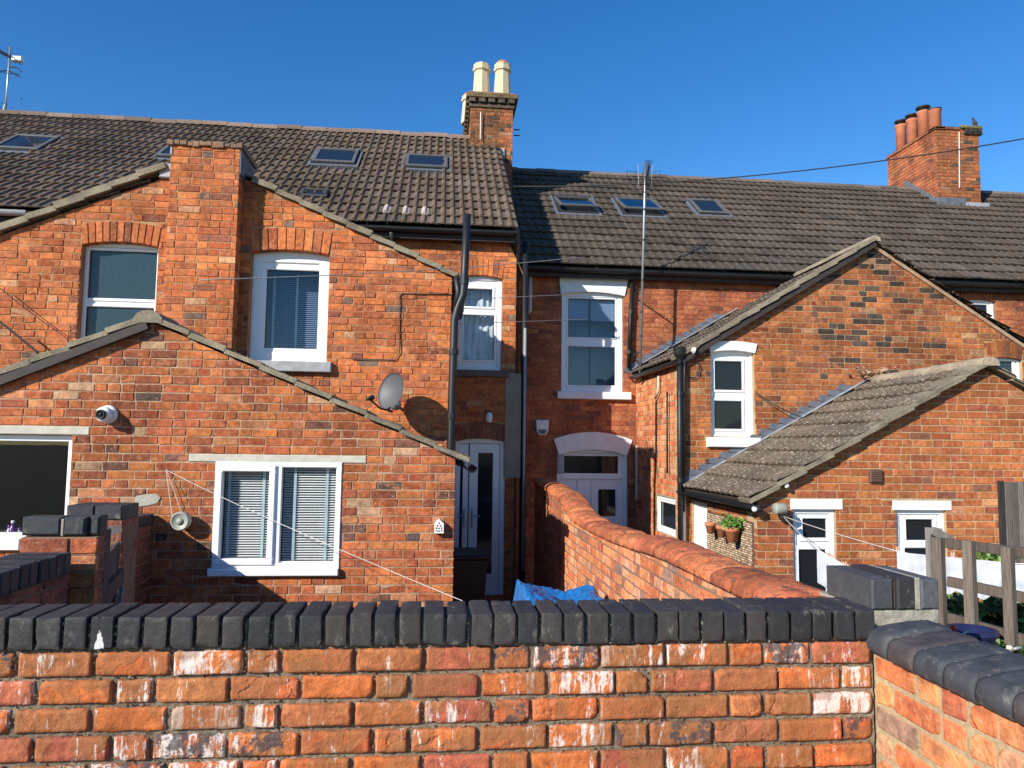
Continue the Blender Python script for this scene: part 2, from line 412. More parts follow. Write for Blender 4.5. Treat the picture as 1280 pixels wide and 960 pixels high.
class Pieces:
    """alike pieces of one thing: the 300 that show largest become objects, the rest one joined part"""
    def __init__(s, parent, name, mat, occ=None, cap=300, smooth=False):
        s.p = parent; s.name = name; s.mat = mat; s.L = []; s.occ = occ; s.cap = cap; s.smooth = smooth
    def add(s, g):
        q = [proj(v) for v in g.v]
        sc = 0
        if all(q):
            x0, x1 = min(a[0] for a in q), max(a[0] for a in q); y0, y1 = min(a[1] for a in q), max(a[1] for a in q)
            if x1 > 2 and x0 < 1278 and y1 > 2 and y0 < 958:
                sc = (min(x1, 1280)-max(x0, 0))*(min(y1, 960)-max(y0, 0))
                if s.occ and s.occ((x0+x1)/2, (y0+y1)/2): sc = 0
        s.L.append((sc, len(s.L), g))
    def flush(s, label=None):
        s.L.sort(key=lambda t: (-t[0], t[1])); rest = G(); n = 0
        for sc, _, g in s.L:
            if sc > 12 and n < s.cap: g.build(s.name, s.mat, s.p, s.smooth); n += 1
            else: rest.add(g.v, g.f, (1, 1, 1, 0)); rest.c[-len(g.v):] = g.c
        if rest.v: rest.build(s.name+'work' if s.name == 'brick' else s.name+'s', s.mat, s.p, s.smooth, kind='stuff')

def inrect(cu, cv, holes): return any(h[0] < cu < h[2] and h[1] < cv < h[3] for h in holes)
def subtract(iv, a, b, e):
    out = []
    for (x, y) in iv:
        if b <= x or a >= y: out.append((x, y)); continue
        if a-x > e: out.append((x, a))
        if y-b > e: out.append((b, y))
    return out
def bricks(ps, fr, outer, holes, pal, v0, v1, u0, u1, gauge=.075, L=.225, joint=.010, depth=.0, jit=.0016, ch=.004, hdr=.28, dj=.002, seed=1, back=.03, colfn=None, spall=.02, chip=.004):
    r = random.Random(seed)
    n = int((v1-v0)/gauge)+1
    for i in range(n):
        z0 = v0+i*gauge; z1 = z0+gauge-joint
        u = u0-(L*.5 if i % 2 else 0)-r.uniform(0, .03)
        while u < u1:
            w = L if r.random() > hdr else L*.5
            w *= r.uniform(.96, 1.04)
            a, b = u, u+w-joint; u += w
            c = pick(pal, r) if colfn is None else colfn(a, z0, r)
            dd = depth+r.uniform(-dj, dj)
            if r.random() < spall: dd -= r.uniform(.001, .0035); c = (c[0]*.8, c[1]*.7, c[2]*.7, .9)
            parts = [(a, b, z0, z1)]
            for h in holes:
                new = []
                for (x0, x1, y0, y1) in parts:
                    if h[2] <= x0 or h[0] >= x1 or h[3] <= y0 or h[1] >= y1: new.append((x0, x1, y0, y1)); continue
                    if h[1]-y0 > .02: new.append((x0, x1, y0, h[1]-.004))
                    if y1-h[3] > .02: new.append((x0, x1, h[3]+.004, y1))
                    yy0, yy1 = max(y0, h[1]), min(y1, h[3])
                    if yy1-yy0 > .015:
                        if h[0]-x0 > .02: new.append((x0, h[0]-.002, yy0, yy1))
                        if x1-h[2] > .02: new.append((h[2]+.002, x1, yy0, yy1))
                parts = new
            for (x0, x1, y0, y1) in parts:
                p = clip(rect(x0, y0, x1, y1), outer) if outer else rect(x0, y0, x1, y1)
                if len(p) < 3 or area(p) < .0006: continue
                if len(p) == 4 and chip > 0:
                    q = []
                    for ii in range(4):
                        A_, B_, D_ = p[ii-1], p[ii], p[(ii+1) % 4]
                        la, lb = math.hypot(A_[0]-B_[0], A_[1]-B_[1]), math.hypot(D_[0]-B_[0], D_[1]-B_[1])
                        big_ = r.random() < .16
                        k1 = min(la*.35, chip*(r.uniform(1.5, 5) if big_ else r.uniform(.3, 1.3))); k2 = min(lb*.35, chip*(r.uniform(1, 3) if big_ else r.uniform(.3, 1.3)))
                        q.append((B_[0]+(A_[0]-B_[0])*k1/la, B_[1]+(A_[1]-B_[1])*k1/la)); q.append((B_[0]+(D_[0]-B_[0])*k2/lb, B_[1]+(D_[1]-B_[1])*k2/lb))
                    p = q
                g = G(); st = random.getstate(); random.seed(r.random()); prism(g, fr, p, dd-back, dd, ch, c, jit); random.setstate(st); ps.add(g)

def wallsheet(g, fr, outer, holes, d, dback, c=(1, 1, 1, 0)):
    """the wall itself: face at depth d with its openings cut, reveals and outer sides back to dback, and a back face"""
    us = sorted(set([min(p[0] for p in outer), max(p[0] for p in outer)]+[h[0] for h in holes]+[h[2] for h in holes]))
    vs = sorted(set([min(p[1] for p in outer), max(p[1] for p in outer)]+[h[1] for h in holes]+[h[3] for h in holes]))
    for i in range(len(us)-1):
        for j in range(len(vs)-1):
            if inrect((us[i]+us[i+1])/2, (vs[j]+vs[j+1])/2, holes): continue
            p = clip(rect(us[i], vs[j], us[i+1], vs[j+1]), outer)
            if len(p) < 3 or area(p) < 1e-5: continue
            n = len(p)
            g.add([fr.P(a, b, d) for a, b in p], [tuple(range(n))], c)
            g.add([fr.P(a, b, dback) for a, b in p], [tuple(reversed(range(n)))], c)
    n = len(outer)
    for i in range(n):
        a, b = outer[i], outer[(i+1) % n]
        g.add([fr.P(*a, dback), fr.P(*b, dback), fr.P(*b, d), fr.P(*a, d)], [(0, 1, 2, 3)], c)
    for h in holes:
        q = rect(*h)
        for i in range(4):
            a, b = q[i], q[(i+1) % 4]
            g.add([fr.P(*a, d), fr.P(*b, d), fr.P(*b, dback), fr.P(*a, dback)], [(0, 1, 2, 3)], c)

def arch(ps, fr, u0, u1, vs, rise, h, n, pal, d=.006, thick=.10, splay=.13, seed=3):
    """segmental arch of bricks on end"""
    r = random.Random(seed); um = (u0+u1)/2; w = (u1-u0)/2
    def low(t): return (um+t*w, vs+rise*(1-t*t))
    def top(t): return (um+t*(w+h*splay), vs+rise*(1-t*t)+h)
    for i in range(n):
        a = -1+2*i/n+.012; b = -1+2*(i+1)/n-.012
        p = [low(a), low(b), top(b), top(a)]
        g = G(); prism(g, fr, p, d-thick, d+r.uniform(-.001, .002), .004, pick(pal, r), .001); ps.add(g)

def ring(g, fr, u0, v0, u1, v1, w, d0, d1, c=(1, 1, 1, 0), wb=None, wt=None, ch=.005):
    wb = w if wb is None else wb; wt = w if wt is None else wt
    bar(g, fr, u0, v0, u1, v0+wb, d0, d1, ch, c); bar(g, fr, u0, v1-wt, u1, v1, d0, d1, ch, c)
    bar(g, fr, u0, v0+wb, u0+w, v1-wt, d0, d1, ch, c); bar(g, fr, u1-w, v0+wb, u1, v1-wt, d0, d1, ch, c)

def PR(fr_kind, D, x0, y0, x1, y1):
    """pixel box on a wall -> (u0,v0,u1,v1) in that wall's frame"""
    xm, ym = (x0+x1)/2, (y0+y1)/2
    if fr_kind == 'Y':
        return (at(x0, ym, Y=D).x, at(xm, y1, Y=D).z, at(x1, ym, Y=D).x, at(xm, y0, Y=D).z)
    if fr_kind == 'Xn':
        return (-at(x0, ym, X=D).y, at(xm, y1, X=D).z, -at(x1, ym, X=D).y, at(xm, y0, X=D).z)

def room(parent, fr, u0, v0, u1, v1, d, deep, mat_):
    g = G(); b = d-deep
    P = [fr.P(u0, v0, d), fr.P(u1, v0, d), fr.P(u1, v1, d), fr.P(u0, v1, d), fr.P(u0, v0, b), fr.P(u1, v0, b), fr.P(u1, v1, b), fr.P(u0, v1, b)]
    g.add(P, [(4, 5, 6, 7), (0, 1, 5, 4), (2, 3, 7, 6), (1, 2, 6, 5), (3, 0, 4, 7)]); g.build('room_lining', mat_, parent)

def window(parent, fr, o, panes, bw=.05, rec=.09, glass='glass', name='window', lining='room', deep=.8, label=None, sash=.035, mat_='upvc', openings=True):
    """outer frame of bars round o; each pane sits in its own sash"""
    u0, v0, u1, v1 = o
    g = G(); ring(g, fr, u0, v0, u1, v1, bw, -rec-.07, -rec)
    w = g.build(name, M[mat_], parent, label=label)
    # solid infill between frame and sashes
    g = G(); wallsheet(g, fr, rect(u0+bw, v0+bw, u1-bw, v1-bw), [(p[0]-.002, p[1]-.002, p[2]+.002, p[3]+.002) for p in panes], -rec-.02, -rec-.055); g.build('casing', M[mat_], w)
    for p in panes:
        g = G(); ring(g, fr, p[0]-sash, p[1]-sash, p[2]+sash, p[3]+sash, sash, -rec-.06, -rec-.006, ch=.008); g.build('sash', M[mat_], w)
        gl = p[4] if len(p) > 4 else glass
        g = G(); bar(g, fr, p[0]-.005, p[1]-.005, p[2]+.005, p[3]+.005, -rec-.040, -rec-.034, .0005); g.build('pane', M[gl], w)
        g = G(); ring(g, fr, p[0]-.001, p[1]-.001, p[2]+.001, p[3]+.001, .007, -rec-.0335, -rec-.026, ch=.002); g.build('gasket', M['black'], w)
    if lining: room(w, fr, u0+bw, v0+bw, u1-bw, v1-bw, -rec-.0705, deep, M[lining])
    return w
def blind(w, fr, p, d, n, mat_, wid=.025, tilt=35, tapes=(.12, .5, .88)):
    a = math.radians(tilt)
    for i in range(n):
        v = p[1]+(p[3]-p[1])*(i+.5)/n
        g = G(); c = fr.P((p[0]+p[2])/2, v, d)
        y = fr.V*math.sin(a)*wid*.5+fr.N*-math.cos(a)*wid*.5
        obox(g, c, fr.U*((p[2]-p[0])/2-.004), y, fr.U.cross(y).normalized()*.0008, .0003)
        g.build('slat', M[mat_], w)
    for t in tapes:
        u = p[0]+(p[2]-p[0])*t
        g = G(); bar(g, fr, u-.012, p[1], u+.012, p[3], d+.014, d+.016, .0003); g.build('tape', M['tape'], w)

def verge(ps, fr, a, b, n, th=.05, out=.06, c=(1, 1, 1, 0), seed=2, drop=.0):
    """edge pieces of a roof slope, one per tile course, from a (low) to b (high)"""
    r = random.Random(seed); a = Vector((*a, 0)); b = Vector((*b, 0)); t = (b-a)/n
    k = t.normalized(); nn = Vector((-k.y, k.x, 0)) if k.x > 0 else Vector((k.y, -k.x, 0))
    for i in range(n):
        p = a+t*i; q = a+t*(i+1.03)
        s = th*(1+r.uniform(-.12, .12)); o = out+r.uniform(-.006, .006)
        lift = nn*.012
        pts = [p+lift, q, q+nn*s, p+nn*(s)+lift]
        if area([(x.x, x.y) for x in pts]) < 0: pts.reverse()
        g = G(); k2 = r.uniform(.75, 1.2); prism(g, fr, [(x.x, x.y) for x in pts], -.18, o, .008, (c[0]*k2, c[1]*k2, c[2]*k2, r.random()), .003, True); ps.add(g)

def tile_geo(fr, u, v, W, H, seed, c, roll=.022, th=.016, nr=2, tilt=.030, curve=0.0):
    """one interlocking tile, its lower edge at v, nr rolls across"""
    r = random.Random(seed); g = G(); n = 5*nr; vs = []
    j = r.uniform(-.006, .006); jd = r.uniform(-.003, .004)
    def h(x):
        t = (x/W*nr) % 1.0
        return roll*(math.sin(math.pi*min(1, t/.62))**.8 if t < .62 else 0)
    for row, (vv, dd) in enumerate(((v+j, 0), (v+j, th+.004), (v+j+.012, th+.008), (v+H+.03, th))):
        for i in range(n+1):
            x = W*i/n
            k = tilt*(1-(vv-v)/H)
            low = -curve*math.sin(math.pi*((x/W*nr) % 1.0)) if row < 3 else 0
            vs.append(fr.P(u+x*.995, vv+low, h(x)*(1 if row else .6)+dd+k+jd-(th if row == 0 else 0)*0))
    m_ = n+1
    fs = [(a*m_+i, a*m_+i+1, (a+1)*m_+i+1, (a+1)*m_+i) for a in range(3) for i in range(n)]
    g.add(vs, fs, c); return g
def tiles(ps, fr, u0, u1, length, W, gauge, skip=None, roll=.022, nr=2, seed=5, curve=0.0, base=(1, 1, 1), spread=.22, special=None):
    r = random.Random(seed); nc = round(length/gauge); gauge = length/nc; nu = int(math.ceil((u1-u0)/W-1e-6))
    for j in range(nc):
        for i in range(nu):
            u = u0+i*W; v = j*gauge
            if skip and skip(u+W/2, v+gauge/2): continue
            k = 1+r.uniform(-spread, spread); t = r.uniform(-.05, .05)
            c = (base[0]*k*(1+t), base[1]*k, base[2]*k*(1-t), r.random())
            g = tile_geo(fr, u, v, min(W, u1-u), gauge, r.random(), c, roll, nr=nr, curve=curve)
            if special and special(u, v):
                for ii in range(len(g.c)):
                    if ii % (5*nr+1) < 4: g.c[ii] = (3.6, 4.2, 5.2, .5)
            ps.add(g)

# ================================================================== THE SETTING
def setting():
    g = G(); g.add([(-300, -300, -.02), (300, -300, -.02), (300, 300, -.02), (-300, 300, -.02)], [(0, 1, 2, 3)]); o = g.build('ground', M['grass']); o['kind'] = 'structure'
    g = G(); g.add([(-12, 2.7, 0), (13, 2.7, 0), (13, 11.6, 0), (-12, 11.6, 0)], [(0, 1, 2, 3)]); o = g.build('yard_paving', M['ground']); o['kind'] = 'structure'
setting()
def interp(tab, x):
    if x <= tab[0][0]: return tab[0][1]
    for (a, p), (b, q) in zip(tab, tab[1:]):
        if x <= b: return p+(q-p)*(x-a)/(b-a)
    return tab[-1][1]
def XZ(x, y, Y): p = at(x, y, Y=Y); return (p.x, p.z)
def uv(fr, P): d = Vector(P)-fr.O; return (d.dot(fr.U), d.dot(fr.V))

# ================================================================== FRONT GARDEN WALL (Flemish garden bond, blue brick on edge)
def worn_brick(fr, u0, v0, u1, v1, seed, c, depth=.0, back=.05, nu=22, nv=10, rnd=.0055, amp=.0024):
    """one weathered brick face: rounded arrises, chipped corners, dished face"""
    r = random.Random(seed); w, h = u1-u0, v1-v0; cu, cv = (u0+u1)/2, (v0+v1)/2; off = r.uniform(0, 500)
    vs = []; fs = []; rot = r.uniform(-.012, .012)
    chips = [(r.choice((-1, 1)), r.choice((-1, 1)), r.uniform(.008, .026)) for _ in range(r.choice((0, 1, 1, 2)))]
    for j in range(nv+1):
        for i in range(nu+1):
            # points crowd towards the edges
            s = -math.cos(math.pi*i/nu); t = -math.cos(math.pi*j/nv)
            x, y = s*w/2, t*h/2
            n1 = noise.noise(Vector(((cu+x)*30+off, (cv+y)*30, off)))
            n2 = noise.noise(Vector(((cu+x)*95, (cv+y)*95+off, off)))
            ex, ey = w/2-abs(x), h/2-abs(y); e = min(ex, ey); ec = math.hypot(max(0, rnd*2-ex), max(0, rnd*2-ey))
            dd = -max(0, 1-e/(rnd*(1+.6*n1)))**2*.0065-max(0, ec-rnd*1.3)*.5+n1*amp+n2*amp*.45
            for (sx, sy, cs) in chips:
                dc = math.hypot(w/2-x*sx, (h/2-y*sy)*1.3)+n2*.006
                if dc < cs: dd -= min(.010, (cs-dc)*.9)
            k = 1-.02*max(0, n1)-.010*abs(n2) if e < .002 else 1
            X, Y_ = x*k+((n2*.003+n1*.002) if ex < .002 else 0), y*k+((n2*.003+n1*.0015) if ey < .002 else 0)
            vs.append(fr.P(cu+X*math.cos(rot)-Y_*math.sin(rot), cv+Y_*math.cos(rot)+X*math.sin(rot), depth+dd))
    W_ = nu+1
    for j in range(nv):
        for i in range(nu): fs.append((j*W_+i, j*W_+i+1, (j+1)*W_+i+1, (j+1)*W_+i))
    edge = [i for i in range(W_)]+[j*W_+nu for j in range(1, nv+1)]+[nv*W_+i for i in range(nu-1, -1, -1)]+[j*W_ for j in range(nv-1, 0, -1)]
    b = len(vs)
    for e_ in edge: vs.append(vs[e_]-fr.N*back)
    n = len(edge)
    for i in range(n): fs.append((edge[i], b+i, b+(i+1) % n, edge[(i+1) % n]))
    g = G(); g.add(vs, fs, c); return g

def front_wall():
    Y0 = 2.25
    t = thing('brick_garden_wall', (0, Y0+.1, 0), 'close weathered red brick garden wall topped by a row of black blue bricks on edge', 'wall')
    fr = FY(Y0); r = random.Random(11)
    g = G(); wallsheet(g, fr, rect(-2.6, 0, 1.365, 1.512), [], -.022, -.205); g.build('wall_core', M['mortar_fg'], t)
    g = G(); nx, nz = 460, 78; vs = []
    for j in range(nz+1):
        for i in range(nx+1):
            x = -1.62+2.985*i/nx; z = 1.02+.492*j/nz; q = noise.noise(Vector((x*60, z*60, 1)))*.0045+noise.noise(Vector((x*150, z*150, 5)))*.003+noise.noise(Vector((x*9, z*9, 7)))*.005
            vs.append(fr.P(x, z, -.013+q))
    g.add(vs, [(j*(nx+1)+i, j*(nx+1)+i+1, (j+1)*(nx+1)+i+1, (j+1)*(nx+1)+i) for j in range(nz) for i in range(nx)]); g.build('mortar', M['mortar_fg'], t, True)
    # squeezed, broken joint mortar: rough lumpy strips in the bed joints
    A = [-1.97, -1.765, -1.56, -1.355, -1.15, -.943, -.733, -.53, -.428, -.222, -.019, .185, .297, .503, .705, .905, 1.014, 1.169, 1.366]
    B = [-2.12, -1.915, -1.71, -1.50, -1.296, -1.091, -.883, -.777, -.572, -.371, -.163, -.058, .144, .348, .551, .654, .855, 1.061, 1.264, 1.366]
    z = 1.508
    g = G()
    for row in range(19):
        br = A if row % 2 == 0 else B
        z1 = z+.001; z0 = z-.0765+.009; slope = 0
        if row > 7:
            pass
        for i in range(len(br)-1):
            a, b = br[i]+r.uniform(-.002, .002), br[i+1]-.011+r.uniform(-.003, .002)
            c = pick('fg', r)
            if row <= 6:
                worn_brick(fr, a, z0+r.uniform(-.0015, .002), b, z1-.004, r.random()*999, c, r.uniform(-.003, .004)).build('brick', M['brick_fg'], t, True)
            else:
                gg = G(); prism(gg, fr, rect(a, z0, b, z1-.004), -.05, r.uniform(-.003, .003), .008, c, .003); g.add(gg.v, gg.f); g.c[-len(gg.v):] = gg.c
        z -= .0765
    g.build('brickwork', M['brick_fg'], t, kind='stuff')
    # crumbs of mortar along joints
    g = G()
    for i in range(900):
        row = r.randrange(0, 6); zz = 1.508-.0765*row+.004
        if r.random() < .35:
            br = A if row % 2 == 0 else B; k = r.randrange(1, len(br)-1); u = br[k]-.006+r.uniform(-.004, .004); zz -= r.uniform(0, .07)
        else: u = r.uniform(-1.45, 1.36)
        s = r.uniform(.002, .0055); p = fr.P(u, zz+r.uniform(-.004, .004), -.007+r.uniform(-.002, .003))
        vs = [p+Vector((r.uniform(-1, 1), r.uniform(-1, 1), r.uniform(-1, 1))).normalized()*s*r.uniform(.6, 1.3) for _ in range(6)]
        g.add(vs, [(0, 1, 2), (0, 2, 3), (0, 3, 4), (0, 4, 1), (5, 2, 1), (5, 3, 2), (5, 4, 3), (5, 1, 4)])
    g.build('mortar_crumbs', M['mortar_fg'], t, kind='stuff')
    # coping: bricks on edge, front face and top
    g = G(); box(g, -2.4, Y0+.012, 1.512, 1.36, Y0+.172, 1.588, .004); g.build('coping_mortar', M['mortar_fg'], t)
    x = -1.171-.0716*14; k = 0
    while x < 1.35:
        w = .0716 if x < -.3 else (.0700 if x < .5 else .0705)
        j = r.uniform(.0065, .0125)
        base = r.choice([(.038, .036, .036), (.031, .031, .032), (.044, .039, .037), (.027, .027, .029), (.048, .041, .037)])
        q = r.uniform(.85, 1.15); c = (base[0]*q, base[1]*q, base[2]*q, r.random())
        # a brick on edge: rounded-arris grid box, front and top faces
        cx, cy, cz = x+(w-j)/2, Y0+.0925-.006+r.uniform(-.0025, .0025), 1.517+.044+r.uniform(-.0018, .0018)
        hx, hy, hz = (w-j)/2, .0985, .0445
        ax = Vector((1, r.uniform(-.03, .03), r.uniform(-.015, .015))).normalized()*hx
        ay = Vector((r.uniform(-.02, .02), 1, r.uniform(-.015, .015))).normalized()*hy
        az = Vector((r.uniform(-.02, .02), r.uniform(-.02, .02), 1)).normalized()*hz
        stain = x < at(130, 790, Y=Y0).x < x+w; gg = G(); n = 44 if stain else 7; vs = []; fs = []
        faces = [(ax, az, -ay), (ax, ay, az), (-ay, az, -ax), (ay, az, ax), (-ax, az, ay)]
        off = r.uniform(0, 99)
        for (eu, ev, en) in faces:
            b0 = len(vs)
            for jj in range(n+1):
                for ii in range(n+1):
                    s, t_ = -math.cos(math.pi*ii/n), -math.cos(math.pi*jj/n)
                    p = eu*s+ev*t_+en
                    # round the arrises
                    q3 = Vector((max(-hx+.003, min(hx-.003, p.dot(ax)/hx)), max(-hy+.003, min(hy-.003, p.dot(ay)/hy)), max(-hz+.003, min(hz-.003, p.dot(az)/hz))))
                    core = ax/hx*q3.x+ay/hy*q3.y+az/hz*q3.z
                    d = p-core; L = d.length
                    ne = sum(1 for o_, l_ in ((q3.x, hx), (q3.y, hy), (q3.z, hz)) if abs(o_) >= l_-.0031)
                    p = core+(d/L*.003 if L > 1e-6 else d)
                    if ne >= 2: p -= p.normalized()*max(0, noise.noise(Vector((p.x*70+off, p.y*50, p.z*60)))-.12)*(.020 if ne == 3 else .010)
                    nn = noise.noise(Vector((p.x*40+off, p.y*40, p.z*40)))
                    P_ = Vector((cx, cy, cz))+p*(1+nn*.006)
                    vs.append(P_)
            for jj in range(n):
                for ii in range(n): fs.append((b0+jj*(n+1)+ii, b0+jj*(n+1)+ii+1, b0+(jj+1)*(n+1)+ii+1, b0+(jj+1)*(n+1)+ii))
        gg.add(vs, fs, c)
        if stain:
            for i_, v_ in enumerate(gg.v):
                u_ = abs(v_[0]-cx+.004)+.004*noise.noise(Vector((v_[2]*150, v_[0]*90, 0))); hh_ = (v_[2]-1.517)/.055
                if v_[1] < cy-.09 and hh_ < 1 and u_ < .013*(1-hh_)**.7: gg.c[i_] = (.62, .60, .57, .5)
        gg.build('coping_brick', M['blue'], t, True)
        x += w; k += 1
    # mortar joints standing between the coping bricks, crumbling
    g = G(); x = -1.171-.0716*14
    for i in range(900):
        u = r.choice(range(50)); xx = -1.171+.0711*(u-14)-.006
        if xx > 1.34: continue
        zz = 1.512+r.random()**1.6*.075; s = r.uniform(.003, .006)
        p = Vector((xx+r.uniform(-.002, .002), Y0+.008+r.uniform(-.008, .004), zz))
        vs = [p+Vector((r.uniform(-1, 1)*.7, r.uniform(-1, 1), r.uniform(-1, 1)*1.2)).normalized()*s for _ in range(6)]
        g.add(vs, [(0, 1, 2), (0, 2, 3), (0, 3, 4), (0, 4, 1), (5, 2, 1), (5, 3, 2), (5, 4, 3), (5, 1, 4)])
    g.build('joint_crumbs', M['cement'], t, kind='stuff')
    # white drip stain of lime on a coping brick and below it
front_wall()

# ================================================================== SIDE WALL, near right
def side_wall():
    X0 = 1.37
    t = thing('side_wall', (X0+.1, 1.4, 0), 'salmon brick wall with smooth black coping bricks at the right edge running toward the viewer', 'wall')
    fr = FXn(X0)
    g = G(); wallsheet(g, fr, rect(-2.28, 0, -.3, 1.478), [], -.006, -.20); g.build('mortar', M['mortar_r'], t)
    ps = Pieces(t, 'brick', M['brick_side'])
    bricks(ps, fr, rect(-2.262, 0, -.4, 1.474), [], 'side', 1.474-.0765*19, 1.47, -2.262, -.4, gauge=.0765, L=.215, joint=.010, jit=.003, ch=.006, hdr=.45, dj=.003, seed=21, chip=.007)
    ps.flush()
    r = random.Random(5); y = 2.27; k = 0
    while y > .5:
        L = .119+r.uniform(-.005, .005); dz = r.uniform(-.003, .003); g = G(); n = 9; vs = []; fs = []
        # smooth engineering brick laid along the wall, rounded over the near edge
        y1 = y-L+.006; q = r.uniform(.85, 1.2); off = r.uniform(0, 99)
        prof = [(1.350, 1.478), (1.340, 1.486), (1.339, 1.512), (1.343, 1.530), (1.352, 1.541), (1.366, 1.547), (1.42, 1.556), (1.50, 1.565), (1.550, 1.568), (1.565, 1.560), (1.568, 1.545), (1.568, 1.480)]
        m_ = 8
        for i in range(m_+1):
            s = i/m_; yy = y+(y1-y)*s; e = min(s, 1-s)*m_; sh = (1-min(1, e/.6))*.004
            for (px_, pz) in prof:
                nn = noise.noise(Vector((px_*22+off, yy*22, pz*22)))
                n2 = noise.noise(Vector((px_*60+off, yy*60, pz*60)))
                vs.append(Vector((px_+(sh if px_ < 1.45 else -sh)+nn*.0015+n2*.0012, yy+nn*.002, pz+dz-(sh if pz > 1.5 else 0)+nn*.0022+n2*.0014)))
        n = len(prof)
        for i in range(m_):
            for j in range(n-1): fs.append((i*n+j, (i+1)*n+j, (i+1)*n+j+1, i*n+j+1))
        fs.append(tuple(range(n))); fs.append(tuple(reversed(range(m_*n, (m_+1)*n))))
        col = [(.046, .048, .053), (.058, .047, .048), (.044, .047, .053), (.052, .054, .060)][k % 4]
        g.add(vs, fs, (col[0]*q, col[1]*q, col[2]*q, r.random())); g.build('coping_brick', M['slab'], t, True)
        y -= L; k += 1
    g = G(); box(g, 1.385, .5, 1.470, 1.54, 2.25, 1.542, .004); g.build('coping_mortar', M['cement'], t)
side_wall()

# ================================================================== CORNER PIER
def pier():
    t = thing('brick_pier', (1.65, 2.68, 0), 'short corner pier capped with black bricks over crumbling grey cement beside the wooden trellis', 'pier')
    r = random.Random(8)
    g = G(); n = 14; vs = []; fs = []
    for j in range(n+1):
        for i in range(n+1):
            x = 1.505+.255*i/n; z = 1.36+.185*j/n; nn = noise.noise(Vector((x*40, 3, z*40)))+.5*noise.noise(Vector((x*110, 3, z*110)))
            vs.append((x, 2.505+nn*.007, z))
    for j in range(n):
        for i in range(n): fs.append((j*(n+1)+i, j*(n+1)+i+1, (j+1)*(n+1)+i+1, (j+1)*(n+1)+i))
    g.add(vs, fs); g.build('cement_bed', M['cement'], t, True)
    g = G(); box(g, 1.51, 2.515, 0, 1.755, 2.86, 1.542, .01); g.build('pier_core', M['cement'], t)
    xs = [(1.512, 1.590), (1.606, 1.672), (1.694, 1.760)]
    for i, (a, b) in enumerate(xs):
        c = [(.06, .062, .066, .2), (.032, .030, .032, .6), (.085, .088, .095, .9)][i]
        g = G(); box(g, a, 2.495, 1.548, b, 2.80, 1.652+[.0, .004, -.002][i], .006, c); g.build('coping_brick', M['blue'], t)
    g = G(); box(g, 1.59, 2.510, 1.546, 1.606, 2.78, 1.640, .003); g.build('mortar', M['mortar_dark'], t)
    g = G(); box(g, 1.672, 2.500, 1.546, 1.694, 2.79, 1.655, .003); g.build('mortar', M['cement'], t)
pier()

# ================================================================== DIVIDING WALL with terracotta coping
CZ = [(2.3, 1.47), (3.3, 1.462), (4.4, 1.455), (5.0, 1.42), (5.6, 1.39), (6.4, 1.372), (7.15, 1.372), (7.5, 1.40), (8.05, 1.52), (9, 1.56), (10.25, 1.60)]
def dividing_wall():
    X0 = 1.35
    t = thing('dividing_wall', (X0+.11, 6.3, 0), 'long sunlit orange brick wall with blotchy rounded terracotta coping running back to the houses', 'wall')
    fr = FXn(X0); ys = [2.60, 3.3, 4.4, 5.0, 5.6, 6.4, 7.15, 7.5, 8.05, 9, 10.28]
    ps = Pieces(t, 'brick', M['brick_side'], occ=lambda x, y: y > 752)
    gm = G()
    for a, b in zip(ys, ys[1:]):
        poly = [(-b, 0), (-a, 0), (-a, interp(CZ, a)), (-b, interp(CZ, b))]
        wallsheet(gm, fr, poly, [], -.005, -.22)
        bricks(ps, fr, poly, [], 'side' if b < 8.1 else 'main', .02, 1.62, -b, -a, gauge=.0765, L=.22, joint=.011, jit=.002, ch=.005, hdr=.6, dj=.005, seed=int(a*10))
    gm.build('mortar', M['mortar_dark'], t); ps.flush()
    r = random.Random(77); y = 2.60
    while y < 10.2:
        L = .24+r.uniform(-.01, .01) if y < 7.2 or y > 8.1 else .115
        y1 = min(y+L-.008, 10.27); z0, z1 = interp(CZ, y), interp(CZ, y1)
        if 7.2 < y < 8.1: z0 += .004; z1 += .004
        g = G(); vs = []; fs = []; n = 11; m_ = 9; off = r.uniform(0, 99); up = r.uniform(-.012, .010); dx = r.uniform(-.008, .008)
        for i in range(m_+1):
            s = i/m_; yy = y+(y1-y)*s; zb = z0+(z1-z0)*s; e = max(0, 1-min(s, 1-s)*m_*.9)*.014
            for j in range(n+1):
                a = math.pi*j/n; xx = X0+.115+dx-math.cos(a)*(.143-e*.5); zz = zb+.002+math.sin(a)**.62*(.076+up-e)
                nn = noise.noise(Vector((xx*16+off, yy*12, zz*16)))+.5*noise.noise(Vector((xx*45+off, yy*40, zz*45)))
                vs.append((xx+nn*.006, yy+nn*.004, zz+nn*.007))
            vs.append((X0+.25, yy, zb-.012)); vs.append((X0-.022, yy, zb-.012))
        W_ = n+3
        for i in range(m_):
            for j in range(W_): k = (j+1) % W_; fs.append((i*W_+j, i*W_+k, (i+1)*W_+k, (i+1)*W_+j))
        fs.append(tuple(reversed(range(W_)))); fs.append(tuple(range(m_*W_, (m_+1)*W_)))
        q = r.uniform(.75, 1.15); g.add(vs, fs, (.50*q, .145*q*r.uniform(.9, 1.15), .06*q, r.random())); g.build('coping_brick', M['terra'], t, True)
        y += L
dividing_wall()

